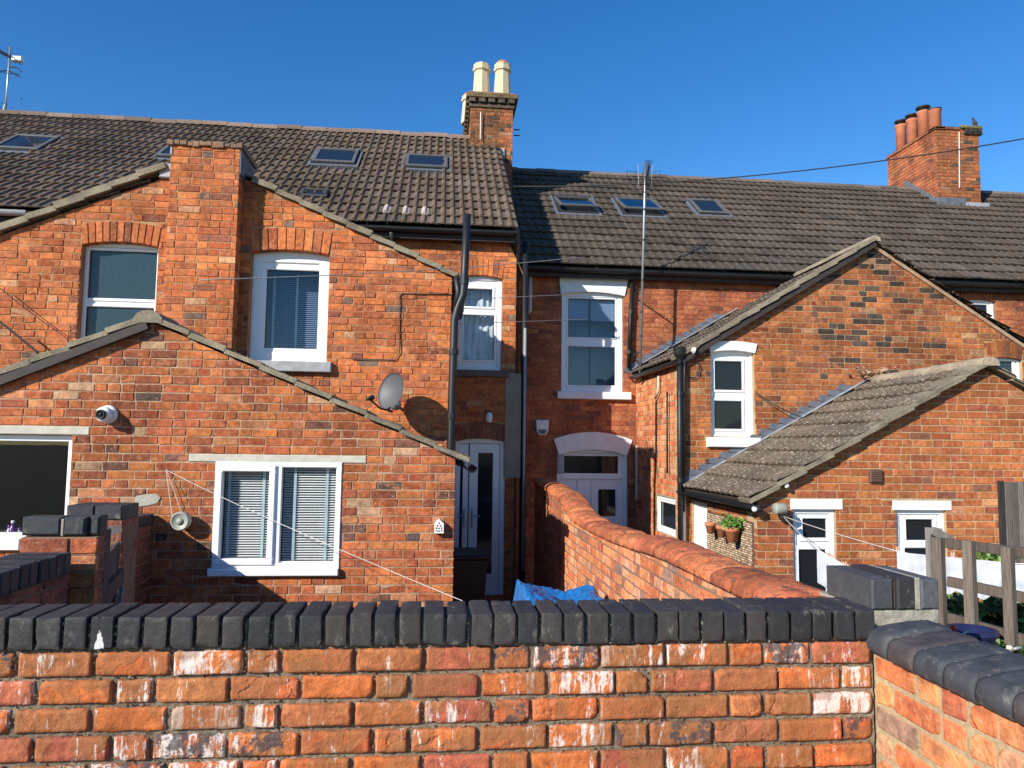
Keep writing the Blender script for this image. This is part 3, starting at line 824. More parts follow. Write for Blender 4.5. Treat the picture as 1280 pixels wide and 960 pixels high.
# ================================================================== LEFT HOUSE (main body of the terrace)
ROOFL = Fr((0, 10.1, 5.10), (1, 0, 0), (0, math.cos(math.atan(.7325)), math.sin(math.atan(.7325))))
ROOFR = Fr((0, 11.35, 4.93), (1, 0, 0), (0, math.cos(math.atan(.738)), math.sin(math.atan(.738))))
def skylight(parent, fr, q, openang=0, frame='skyl', label=None):
    qm = sum(b for a, b in q)/4+1; q = [(a, qm+(b-qm)*.80) for a, b in q]
    """q: pixel corners top-left, top-right, bottom-right, bottom-left on the roof"""
    P = [uv(fr, hit(x, y, fr.P(0, 0, .05), fr.N)) for x, y in q]
    u0, u1 = (P[0][0]+P[3][0])/2, (P[1][0]+P[2][0])/2; v0, v1 = (P[2][1]+P[3][1])/2, (P[0][1]+P[1][1])/2
    g = G(); ring(g, fr, u0, v0, u1, v1, .06, -.02, .055); w = g.build('skylight', M['skyd'], parent, label=label)
    g = G(); ring(g, fr, u0-.07, v0-.12, u1+.07, v1+.07, .055, .0, .046, wb=.08); g.build('flashing', M['lead'], w)
    a = math.radians(openang); V2 = fr.V*math.cos(a)-fr.N*math.sin(a); L = v1-v0
    f2 = Fr(fr.P(u0, v1, .058)-V2*L, fr.U, V2)
    if openang: f2 = Fr(fr.P(u0, (v0+v1)/2, .085)-(fr.V*math.cos(a)-fr.N*math.sin(a))*L/2, fr.U, fr.V*math.cos(a)-fr.N*math.sin(a))
    g = G(); ring(g, f2, .0, .0, u1-u0, L, .055, 0, .028, wt=.07, wb=.07); g.build('sash', M[frame], w)
    g = G(); bar(g, f2, .055, .07, u1-u0-.055, L-.07, .008, .014, .001); g.build('pane', M['gdark'] if not openang else M['glassd'], w)
    room(w, fr, u0+.06, v0+.06, u1-.06, v1-.06, .0, .5, M['room'])
    return (u0-.03, v0-.08, u1+.03, v1+.03)
def ridge(parent, P0, P1, n, r=.11, col=(.16, .12, .095), seed=1, mat_='ridge', occ=None):
    """half-round ridge tiles laid end to end"""
    P0 = Vector(P0); P1 = Vector(P1); rd = random.Random(seed); ps = Pieces(parent, 'ridge_tile', M[mat_])
    t = (P1-P0)/n; side = t.cross(Vector((0, 0, 1))).normalized(); upv = side.cross(t).normalized()
    for i in range(n):
        a = P0+t*i; b = P0+t*(i+.985); g = G(); vs = []; q = rd.uniform(.7, 1.3); dz = rd.uniform(-.008, .010); m_ = 8
        for p, rr in ((a, r), (b, r*1.03), (b, r*.85), (a, r*.82)):
            for j in range(m_+1):
                an = math.pi*(j/m_)*1.1-.05*math.pi; vs.append(p+side*math.cos(an)*rr+upv*(math.sin(an)*rr*.8-.03+dz))
        fs = []
        for k in range(4):
            for j in range(m_):
                A, B = k*(m_+1), ((k+1) % 4)*(m_+1); fs.append((A+j, B+j, B+j+1, A+j+1))
        fs.append(tuple(3*(m_+1)+i for i in range(m_, -1, -1)))
        g.add(vs, fs, (col[0]*q, col[1]*q, col[2]*q, rd.random())); ps.add(g)
    ps.flush()
def gutter(parent, a, b, r=.055, m='black', name='gutter'):
    a = Vector(a); b = Vector(b); g = G(); d = (b-a).normalized(); s = d.cross(Vector((0, 0, 1))).normalized(); n = 8
    vs = []
    for p in (a, b):
        for rr in (r, r*.88):
            for j in range(n+1):
                an = math.pi+math.pi*j/n; vs.append(p+s*math.cos(an)*rr+Vector((0, 0, math.sin(an)*rr)))
    W_ = n+1; fs = []
    for j in range(n): fs += [(j, 2*W_+j, 2*W_+j+1, j+1), (W_+j, W_+j+1, 3*W_+j+1, 3*W_+j), (j, j+1, W_+j+1, W_+j), (2*W_+j, 3*W_+j, 3*W_+j+1, 2*W_+j+1)]
    fs += [(0, W_, 3*W_, 2*W_), (n, 2*W_+n, 3*W_+n, W_+n)]
    g.add(vs, fs); return g.build(name, M[m], parent)
def pipe(parent, pts, r, m='black', name='drainpipe', clips=(), n=10):
    g = G(); tube(g, pts, r, n); o = g.build(name, M[m], parent, True)
    for c in clips:
        g = G(); lathe(g, Vector(c)-Vector((0, 0, .03)), [(r*1.28, 0), (r*1.28, .06)], 10); g.build('pipe_clip', M[m], o)
    return o

def slopeline(a, b, x): return a[1]+(b[1]-a[1])*(x-a[0])/(b[0]-a[0])
def house_left():
    Y0 = 10.3; fr = FY(Y0)
    t = thing('terraced_house', (-3.5, Y0, 0), 'taller left terraced house whose chimney has cream pots', 'house')
    xr = at(653, 470, Y=Y0).x; xt = at(646, 305, Y=Y0).x; z1 = at(653, 342, Y=Y0).z; z2 = at(646, 324, Y=Y0).z
    outer = [(-9, 0), (xr, 0), (xr, z1), (xt, z2), (xt, 5.03), (-9, 5.03)]
    win = PR('Y', Y0, 572, 344, 627.5, 463); aw = PR('Y', Y0, 570, 318, 629, 352)
    door = PR('Y', Y0, 568, 548, 631, 738); door = (door[0], .06, door[2], door[3])
    sill = PR('Y', Y0, 568, 463, 636, 471)
    holes = [win, door]
    g = G(); wallsheet(g, fr, outer, holes, -.007, -.25); g.build('wall', M['mortar_wing'], t)
    g = G(); f2 = FXp(xr-.002)
    wallsheet(g, f2, [(Y0+.26, 0), (18, 0), (18, 5), (14.1, 7.93), (Y0+.26, 5.20)], [], -.03, -.25); g.build('gable_wall', M['mortar_dark'], t)
    g = G(); wallsheet(g, FXp(-9.1), [(Y0+.26, 0), (18, 0), (18, 5), (14.1, 7.93), (Y0+.26, 5.20)], [], 0, -.25); g.build('gable_wall', M['mortar_dark'], t)
    occ = lambda x, y: y > 752 or (x < 575 and y > 230+(x-320)*.465) or x < 300
    ps = Pieces(t, 'brick', M['brick'], occ)
    bh = [win, door, (win[0]-.01, win[3]-.045, win[2]+.01, win[3]+.215), (sill[0], sill[1], sill[2], sill[3]), PR('Y', Y0, 630, 466, 652, 598), (door[0]-.01, door[3]-.045, door[2]+.01, door[3]+.215)]
    bricks(ps, fr, outer, bh, 'wing', .005, 5.03, -1.5, xr, gauge=.0755, joint=.008, seed=31, ch=.003)
    bricks(ps, fr, rect(-9, 0, -4.4, 5.03), [], 'main', .005, 5.03, -9, -4.4, gauge=.0755, joint=.008, seed=32, ch=.003)
    arch(ps, fr, win[0], win[2], win[3]-.045, .045, .225, 9, 'wing', seed=4)
    arch(ps, fr, door[0], door[2], door[3]-.045, .045, .225, 10, 'shade', seed=6)
    ps.flush()
    g = G(); q = PR('Y', Y0, 631, 467, 651, 597); bar(g, fr, *q, -.02, .012, .004); g.build('cement_patch', M['render'], t)
    g = G(); bar(g, fr, *sill, -.12, .06, .006); g.build('window_sill', M['silld'], t)
    # window with net curtain
    pu = PR('Y', Y0, 582, 360, 616, 382); pl = PR('Y', Y0, 580, 393, 618, 449)
    w = window(t, fr, win, [pu, pl], .06, .06, lining='roomb', label='white framed window with a bunched net curtain', deep=.5)
    g = G(); vs = []; fs = []; n, m_ = 40, 30
    for j in range(m_+1):
        for i in range(n+1):
            u = win[0]+.07+(win[2]-win[0]-.14)*i/n; v = win[1]+.07+(win[3]-win[1]-.14)*j/m_
            q = math.sin(i*.9+1.5*math.sin(j*.22))*.012+noise.noise(Vector((u*9, v*5, 2)))*.05
            vs.append(fr.P(u, v, -.24+q))
    for j in range(m_):
        for i in range(n): fs.append((j*(n+1)+i, j*(n+1)+i+1, (j+1)*(n+1)+i+1, (j+1)*(n+1)+i))
    g.add(vs, fs); g.build('curtain', M['curtain'], w, True)
    # glazed back door
    g = G(); ring(g, fr, *door, .07, -.16, -.06, wb=.03); d = g.build('double_door', M['upvc'], t, label='white glazed double door in shade'); room(d, fr, door[0], door[1], door[2], door[3], -.165, .3, M['room'])
    xm = at(590, 650, Y=Y0).x
    for a, b, gl in ((door[0]+.07, at(586, 640, Y=Y0).x-.01, (572, 566, 578, 719)), (at(586, 640, Y=Y0).x, door[2]-.07, (597, 566, 616, 719))):
        pn = PR('Y', Y0, *gl); leaf = (a+.003, door[1]+.035, b-.003, door[3]-.075)
        g = G(); wallsheet(g, fr, rect(*leaf), [pn], -.09, -.14); l = g.build('door_leaf', M['upvc'], d)
        g = G(); bar(g, fr, pn[0]-.005, pn[1]-.005, pn[2]+.005, pn[3]+.005, -.12, -.114, .0005); g.build('pane', M['gdark'], d)
    for hx in (581, 591):
        p = at(hx, 648, Y=Y0-.03); g = G(); box(g, p.x-.012, p.y+.06, p.z-.12, p.x+.012, p.y+.09+.03, p.z+.12, .004); tube(g, [p+Vector((0, .06, .03)), p+Vector((0, .02, .03)), p+Vector((.10 if hx > 585 else -.10, .02, .03))], .009, 6)
        g.build('door_handle', M['steel'], d)
    # roof
    skips = []
    for q, oa, fm in (([(397, 184), (448, 187), (444, 208), (392, 203)], 0, 'skyl'), ([(509, 191), (560, 195), (559, 213), (506, 209)], 0, 'skyl'),
                  ([(14, 167), (71, 170), (54, 190), (-2, 188)], 0, 'skyl'), ([(209, 178), (236, 180), (226, 199), (200, 197)], 0, 'skyl')):
        skips.append(skylight(t, ROOFL, q, oa, fm))
    # small fixed rooflight
    P = uv(ROOFL, hit(394, 242, ROOFL.P(0, 0, .05), ROOFL.N))
    g = G(); lathe(g, ROOFL.P(P[0], P[1], 0), [(.21, 0), (.21, .07), (.19, .10), (.0, .115)], 4, axis=ROOFL.N)
    g = G(); ring(g, ROOFL, P[0]-.19, P[1]-.17, P[0]+.19, P[1]+.17, .05, 0, .09, ch=.02); sv = g.build('vent_skylight', M['skyd'], t)
    g = G(); bar(g, ROOFL, P[0]-.14, P[1]-.12, P[0]+.14, P[1]+.12, .02, .065, .01); g.build('pane', M['gdark'], sv)
    skips.append((P[0]-.14, P[1]-.1, P[0]+.14, P[1]+.1))
    L = 4.0/math.cos(math.atan(.7325)); u1 = at(647.5, 286, Y=10.1).x
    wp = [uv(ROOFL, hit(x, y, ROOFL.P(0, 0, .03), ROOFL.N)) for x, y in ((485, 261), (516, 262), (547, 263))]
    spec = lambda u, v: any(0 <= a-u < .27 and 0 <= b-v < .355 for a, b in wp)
    ps = Pieces(t, 'roof_tile', M['tileL'], lambda x, y: (x < 320 and y > 290-x*.37 and x < 210) or (210 < x < 320 and y > 180) or (x > 320 and y > 232+(x-320)*.47))
    tiles(ps, ROOFL, u1-.27*37, u1, L, .27, .345, skip=lambda u, v: any(a < u < c and b < v < d for a, b, c, d in skips), roll=.034, seed=15, curve=.022, spread=.24, special=spec)
    ps.flush()
    g = G(); bar(g, ROOFL, -9.2, .02, u1-.02, L, -.14, -.035, .01); fb = Fr((0, 18.1, 5.1), (-1, 0, 0), (0, -math.cos(math.atan(.7325)), math.sin(math.atan(.7325)))); bar(g, fb, -u1, 0, 9.2, L, -.14, .02, .01); g.build('roof_deck', M['fascia'], t)
    ridge(t, (-9.1, 14.1, ROOFL.P(0, L, 0).z+.03), (u1-.05, 14.1, ROOFL.P(0, L, 0).z+.03), 22, .12, (.20, .14, .105), 3)
    vp = Pieces(t, 'verge_tile', M['verge'])
    g = G(); box(g, -9.1, 10.15, 4.93, u1-.02, 10.19, 5.10, .004); g.build('fascia', M['fascia'], t)
    gutter(t, (-9.1, 10.09, 5.06), (u1-.01, 10.09, 5.06), .058)
    gutter(t, (-9.1, 10.07, 5.065), (at(35, 262, Y=10.07).x, 10.07, 5.065), .064, 'leadw')
    p = at(490, 300, Y=10.2); pipe(t, [(p.x, 10.1, 5.0), (p.x, 10.2, 4.9), (p.x, 10.2, 3.0)], .034)
    p = at(654.5, 410, Y=10.25); p2 = at(653.5, 590, Y=10.25); pipe(t, [(xr+.03, 10.34, 5.0), (xr+.03, 10.34, .2)], .04, 'black')
    pipe(t, [(xr+.028, 10.26, p.z), (xr+.028, 10.26, .4)], .020, 'pipeg', n=8)
    # chimney stack
    x0, x1 = at(588, 165, Y=13.6).x, at(641, 165, Y=13.6).x; zt = at(610, 135, Y=13.6).z; yb = 15.3
    g = G(); box(g, x0+.008, 13.608, 6.5, x1-.008, yb, zt, .002); ch = g.build('chimney', M['mortar_wing'], t, label='dark weathered chimney stack with corbelled top and cream pots')
    ps = Pieces(ch, 'brick', M['brick'])
    cf = lambda a, z, r: ((lambda c: (c[0]*.55, c[1]*.7, c[2]*.8, c[3]))(pick('rwing', r)) if a < .95 else pick('rwing', r))
    bricks(ps, FY(13.6), rect(x0, 6.5, x1, zt), [], 'rwing', 6.9, zt-.02, x0, x1, seed=61, ch=.003, colfn=cf)
    bricks(ps, FXn(x0), rect(-yb, 6.5, -13.601, zt), [], 'rwing', 6.9, zt-.02, -yb, -13.6, seed=62, ch=.003)
    ps.L = [l for l in ps.L if max(v[0] for v in l[2].v) < x1+.03 and min(v[0] for v in l[2].v) > x0-.03 and min(v[1] for v in l[2].v) > 13.55 and max(v[1] for v in l[2].v) < yb+.03]
    r = random.Random(2)
    for k, (e, h, z) in enumerate(((.03, .075, 0), (.06, .075, .085), (.09, .09, .17))):
        g = G()
        n = 5
        if k == 1:     # dentil course
            for i in range(n):
                a = x0-e+(x1-x0+2*e)*i/n; bar(g, FY(13.6), a+.02, zt+z, a+(x1-x0+2*e)/n-.04, zt+z+h, -.2, e+.02, .004, (.10, .08, .06, .3))
            for i in range(9):
                a = -yb-e+(yb-13.6+2*e)*i/9; bar(g, FXn(x0), a+.02, zt+z, a+.13, zt+z+h, -.2, e+.02, .004, (.10, .08, .06, .3))
            box(g, x0-.02, 13.58, zt+z, x1+.02, yb, zt+z+h+.005, .004, (.08, .06, .05, .3))
        else: box(g, x0-e, 13.6-e, zt+z, x1+e, yb+e, zt+z+h, .008, (.17, .12, .06, .4) if k == 2 else (.11, .08, .055, .5))
        g.build('corbel', M['brick'], ch)
    ztop = zt+.26
    g = G(); box(g, x0-.03, 13.57, ztop-.001, x1+.03, yb, ztop+.05, .03); g.build('flaunching', M['mortar_dark'], ch)
    ps.flush()
    for (px, yy, cowl, kk) in ((602, 13.85, 0, 1), (628, 13.85, 1, 1), (590, 14.95, 1, .85), (614, 14.95, 0, .85)):
        X = at(px, 100, Y=13.85).x; g = G(); hh = (at(px, 82, Y=13.85).z-ztop)*kk
        w = .105
        lathe(g, (X, yy, ztop+.0), [(.172, 0), (.142, hh*.78), (.146, hh*.80), (.172, hh*.82), (.174, hh*.89), (.155, hh*.92), (.162, hh), (.1, hh)], 4 if False else 8)
        po = g.build('chimney_pot', M['potc'], ch)
        if cowl:
            g = G(); lathe(g, (X, yy, ztop+hh), [(.11, 0), (.13, .03), (.11, .06), (.02, .075)], 12); g.build('pot_cowl', M['potr'], ch, True)
    g = G(); fl = hit(610, 187, ROOFL.P(0, 0, .04), ROOFL.N)
    bar(g, FY(13.6), x0-.12, fl.z-.10, x1-.15, fl.z+.10, .0, .035, .006); g.build('flashing', M['leadw'], ch)
    g = G(); tube(g, [at(601, 140, Y=13.55), at(600.5, 174, Y=13.55)], .012, 6); g.build('flue_cable', M['pipew'], ch)
    g = G()
    for yy_ in (162, 169):
        a = at(642, yy_, Y=13.7); tube(g, [a, a+Vector((.12, 0, 0))], .012, 6)
    g.build('bracket', M['gate'], ch)
house_left()

def arch_all(ps, fr, o, topz, rise, n, pal, seed):
    arch(ps, fr, o[0]+.005, o[2]-.005, o[3]-rise, rise, topz-o[3], n, pal, seed=seed)
    return (o[0]-.015, o[3]-rise-.0, o[2]+.015, topz-.005)

# ================================================================== LEFT REAR WING (two storeys)
def wing_left():
    Y0 = 8.15; fr = FY(Y0)
    t = thing('rear_wing', (-2.5, Y0+1, 0), 'orange brick two-storey rear wing on the left with a chimney breast', 'house wing')
    XR = .125; zE = 3.95; XA = -2.53; zA = 5.13
    outer = [(-5.6, 0), (XR, 0), (XR, zE), (XA, zA), (-5.6, 3.80)]
    w1 = PR('Y', Y0, 98.5, 302, 195, 428); w2 = PR('Y', Y0, 311, 312, 410, 452)
    a1 = PR('Y', Y0, 96, 277, 207, 303)[3]; a2 = PR('Y', Y0, 322, 285, 415, 318)[3]
    g = G(); wallsheet(g, fr, outer, [w1, w2], -.006, -.25)
    g.build('wall', M['mortar_wing'], t)
    g = G(); box(g, XR-.25, Y0+.25, 0, XR-.006, 10.3, zE, .001); g.build('side_wall', M['mortar_wing'], t)
    occ = lambda x, y: y > (400+(x-195)*.445 if x > 195 else 402+(195-x)*.36)
    ps = Pieces(t, 'brick', M['brick'], occ)
    h1 = arch_all(ps, fr, w1, a1, .045, 11, 'wing', 41); h2 = arch_all(ps, fr, w2, a2, .04, 9, 'wing', 42)
    sill2 = PR('Y', Y0, 303, 452, 415, 465)
    bricks(ps, fr, outer, [w1, w2, h1, h2, sill2], 'wing', .01, 5.2, -5.2, XR, gauge=.0752, joint=.0085, seed=43, ch=.004, jit=.0035, dj=.004, hdr=.4, spall=.09)
    # chimney breast
    Yb = 7.95; f2 = FY(Yb)
    bl, br_ = at(208.5, 290, Y=Yb).x, at(296, 290, Y=Yb).x; zt = at(255, 183, Y=Yb).z
    g = G(); box(g, bl+.006, Yb+.006, 0, br_-.006, Y0+.4, zt, .001); b = g.build('chimney_breast', M['mortar_wing'], t)
    bricks(ps, f2, rect(bl, 2, br_, zt), [], 'wing', 2.0+.02, zt, bl, br_, gauge=.0752, joint=.0085, seed=44, ch=.004, jit=.002, dj=.002)
    bricks(ps, FXp(br_), rect(Yb+.001, 2, Y0+.35, zt), [], 'wing', 2.02, zt, Yb+.004, Y0+.35, gauge=.0752, joint=.0085, seed=45)
    bricks(ps, FXn(bl), rect(-Y0-.35, 2, -Yb-.001, zt), [], 'wing', 2.02, zt, -Y0-.35, -Yb-.004, gauge=.0752, joint=.0085, seed=46)
    ps.flush()
    g = G(); r = random.Random(3); n = 12
    for i in range(n):
        a = bl-.03+(br_-bl+.06)*i/n; box(g, a, Yb-.03+r.uniform(-.01, .01), zt-r.uniform(0, .02), a+(br_-bl+.06)/n*r.uniform(.95, 1.1), Y0+.4, zt+.035+r.uniform(0, .018), .008)
    g.build('capping', M['mortar_dark'], b)
    g = G(); box(g, br_+.002, Yb+.0, zt-.28, br_+.012, Y0+.35, zt+.0, .002); g.build('lead_flashing', M['lead'], b)
    g = G(); bar(g, f2, bl-.006, zt-.10, bl+.012, zt+.01, -.05, .006, .001); box(g, bl-.17, Yb+.16, zt-.30, bl+.002, Yb+.20, zt-.14, .01); g.build('lead_flashing', M['leadw'], b)
    # windows
    pu = PR('Y', Y0, 105, 311, 193, 371); pl = PR('Y', Y0, 101, 382, 187, 425)
    window(t, fr, w1, [pu+('gslate',), (pl[0], w1[1]+.07, pl[2], pl[3], 'gslate')], .04, .09, lining='room', label='white window with dark obscured glass')
    p2 = PR('Y', Y0, 329, 335, 397, 434)
    w = window(t, fr, w2, [p2], .12, .10, sash=.045, lining='room', label='white window with closed venetian blind', deep=.7)
    blind(w, fr, p2, -.36, 38, 'blindb', .021, 42, (.06, .5, .94))
    g = G(); bar(g, fr, sill2[0], sill2[1], sill2[2], sill2[3], -.12, .07, .008); g.build('window_sill', M['sillg'], t)
    # roof slopes
    sl = math.atan((zA-zE)/(XR-XA)); cs, sn = math.cos(sl), math.sin(sl)
    R_ = Fr((XR+.12, 0, zE-.05), (0, 1, 0), (-cs, 0, sn)); Lf = Fr((2*XA-XR-.12, 0, zE-.05), (0, -1, 0), (cs, 0, sn)); Ln = (XR+.12-XA)/cs
    ps = Pieces(t, 'roof_tile', M['tileL'], cap=0)
    tiles(ps, R_, Y0-.02, 10.35, Ln, .27, .345, roll=.03, seed=9); tiles(ps, Lf, -10.35, -(Y0-.02), Ln, .27, .345, roll=.03, seed=10); ps.flush()
    g = G(); bar(g, R_, Y0+.25, 0, 10.4, Ln, -.06, -.005); bar(g, Lf, -10.4, 0, -(Y0+.25), Ln, -.06, -.005); g.build('roof_deck', M['fascia'], t)
    vs = Pieces(t, 'verge_tile', M['verge'])
    verge(vs, fr, (XR+.13, zE-.055), (at(322, 229, Y=Y0).x-.05, at(322, 229, Y=Y0).z), 9, .055, .06, seed=4)
    a = at(204, 212, Y=Y0); verge(vs, fr, (-5.4, 3.87), (a.x+.05, a.z), 9, .07, .07, seed=5); vs.flush()
    # bits on the wall
    P = lambda x, y, k=.012: at(x, y, Y=Y0-k)
    pipe(t, [P(564, 368), P(503, 367), P(500, 370), P(499.5, 440), P(494, 450), P(440, 449)], .006, 'wire', 'wall_cable', n=5)
    # soil stack at the corner
    q = lambda x, y: at(x, y, Y=8.0)
    pipe(t, [q(584, 268), q(580.5, 345), q(579, 368), q(572, 385), q(568, 400), q(563, 560), q(562, 640)], .043, 'black', 'soil_stack', clips=[q(567, 440), q(564.5, 520)], n=14)
    g = G(); lathe(g, q(580, 350)-Vector((0, 0, .05)), [(.052, 0), (.052, .1)], 12); g.build('pipe_collar', M['black'], t)
    pipe(t, [q(571, 345)+Vector((0, .1, 0)), q(571, 352), q(573, 365), q(570, 384)], .034, 'black', 'drainpipe')
    gutter(t, (XR+.13, 8.08, 3.87), (XR+.13, 10.2, 3.87), .052)
wing_left()

# ================================================================== LEFT EXTENSION (single storey)
def ext_left():
    Y0 = 6.78; fr = FY(Y0)
    t = thing('rear_extension', (-2.5, Y0+.6, 0), 'single-storey red brick extension on the left with a wide white window and shallow gable', 'house extension')
    XR = .165; zE = 1.98; XA = -2.54; zA = 3.15
    outer = [(-5.2, 0), (XR, 0), (XR, zE), (XA, zA), (-5.2, 2.02)]
    wn = PR('Y', Y0, 267, 577.5, 426, 710); w0 = PR('Y', Y0, -70, 543, 86.5, 675)
    lin = PR('Y', Y0, 236, 568.5, 458, 578); lin0 = PR('Y', Y0, -90, 532, 112, 542.5)
    g = G(); wallsheet(g, fr, outer, [wn, w0], -.006, -.25); g.build('wall', M['mortar'], t)
    g = G(); box(g, XR-.25, Y0+.25, 0, XR-.006, 8.14, zE, .001); g.build('side_wall', M['mortar'], t)
    ps = Pieces(t, 'brick', M['brick'], lambda x, y: y > 752)
    sill = PR('Y', Y0, 261, 710, 423.5, 719)
    pale = PR('Y', Y0, 148, 424, 182, 434)
    bricks(ps, fr, outer, [wn, w0, lin, lin0, sill], 'ext', .03, 3.2, -5.2, XR, gauge=.0757, joint=.0095, seed=51, ch=.004, jit=.0028, dj=.0025, hdr=.42, spall=.04)
    ps.flush()
    g = G(); bar(g, fr, *lin, -.15, .006, .006); g.build('lintel', M['lintel'], t)
    g = G(); bar(g, fr, *lin0, -.15, .006, .006); g.build('lintel', M['lintel'], t)
    pL = PR('Y', Y0, 277, 590, 335.7, 698); pR = PR('Y', Y0, 351, 585, 418.5, 702)
    u0, v0, u1, v1 = wn; fd = .012
    g = G(); ring(g, fr, u0, v0, u1, v1, .045, -.06, fd); w = g.build('window', M['upvc'], t, label='wide white window with venetian blinds')
    um = at(346.5, 645, Y=Y0).x
    g = G(); bar(g, fr, um-.02, v0+.045, um+.03, v1-.045, -.05, fd-.003, .004); g.build('mullion', M['upvc'], w)
    g = G(); ring(g, fr, pL[0]-.055, pL[1]-.055, pL[2]+.055, pL[3]+.06, .055, -.04, fd+.022, ch=.008); g.build('sash', M['upvc'], w)
    g = G(); wallsheet(g, fr, rect(um+.03, v0+.045, u1-.045, v1-.045), [pR], -.012, -.05); g.build('casing', M['upvc'], w)
    for p in (pL, pR):
        g = G(); bar(g, fr, p[0]-.004, p[1]-.004, p[2]+.004, p[3]+.004, -.022, -.018, .0005); g.build('pane', M['glass'], w)
        blind(w, fr, p, -.085, 34 if p is pL else 37, 'blind', .023, 24, (.10, .84) if p is pL else (.22, .82))
    room(w, fr, u0+.045, v0+.045, u1-.045, v1-.045, -.0605, .35, M['room'])
    g = G(); bar(g, fr, *sill, -.05, .055, .006); g.build('window_sill', M['upvc'], t)
    p0 = PR('Y', Y0, -60, 550, 78, 668)
    w = window(t, fr, w0, [p0], .055, .06, sash=.01, deep=1.2, label='white framed window into a dark kitchen', glass='glass')
    g = G(); bar(g, fr, w0[0], *(lambda s: (s[1], s[2], s[3]))(PR('Y', Y0, -70, 672.5, 28, 687)), -.1, .05, .006); g.build('window_sill', M['upvc'], t)
    # cement patches
    g = G()
    pts = [XZ(x, y, Y0) for x, y in ((168, 630), (172, 634), (186, 632), (197, 629), (201, 622), (196, 617), (181, 618), (170, 620))]; prism(g, fr, pts, -.01, .0055, .003, (1, 1, 1, 0), .002)
    g.build('cement_patch', M['cement'], t)
    # roof
    sl = math.atan((zA-zE)/(XR-XA)); cs, sn = math.cos(sl), math.sin(sl); o = .10
    R_ = Fr((XR+o, 0, zE-.045), (0, 1, 0), (-cs, 0, sn)); Lf = Fr((2*XA-XR-o, 0, zE-.045), (0, -1, 0), (cs, 0, sn)); Ln = (XR+o-XA)/cs
    ps = Pieces(t, 'roof_tile', M['tileE'], cap=0)
    tiles(ps, R_, Y0-.03, 8.13, Ln, .28, .33, roll=.022, seed=9); tiles(ps, Lf, -8.13, -(Y0-.03), Ln, .28, .33, roll=.022, seed=10); ps.flush()
    g = G(); bar(g, R_, Y0+.25, 0, 8.14, Ln, -.055, -.005); bar(g, Lf, -8.14, 0, -(Y0+.25), Ln, -.055, -.005); g.build('roof_deck', M['fascia'], t)
    vs = Pieces(t, 'verge_tile', M['verge'])
    verge(vs, fr, (XR+o+.02, zE-.05), (XA+.04, zA+.0), 9, .042, .06, seed=14); verge(vs, fr, (2*XA-XR-o, zE-.05), (XA-.02, zA), 9, .042, .065, c=(.5, .45, .4), seed=15); vs.flush()
    # dark bargeboard on the left slope
    a, b = Vector((2*XA-XR-o, 0, zE-.05)), Vector((XA-.02, 0, zA-.005)); d = (b-a); c = (a+b)/2; nn = Vector((-d.z, 0, d.x)).normalized()
    g = G(); obox(g, Vector((c.x, Y0-.038, c.z))-nn*.036, d/2, Vector((0, .028, 0)), nn*.036, .004); g.build('verge_strip', M['fascia'], t)
    ridge(t, (XA, Y0-.07, zA+.015), (XA, 8.13, zA+.015), 3, .125, (.26, .22, .15), 8)
    gutter(t, (XR+o+.05, 6.72, 1.90), (XR+o+.05, 8.0, 1.90), .05)
ext_left()

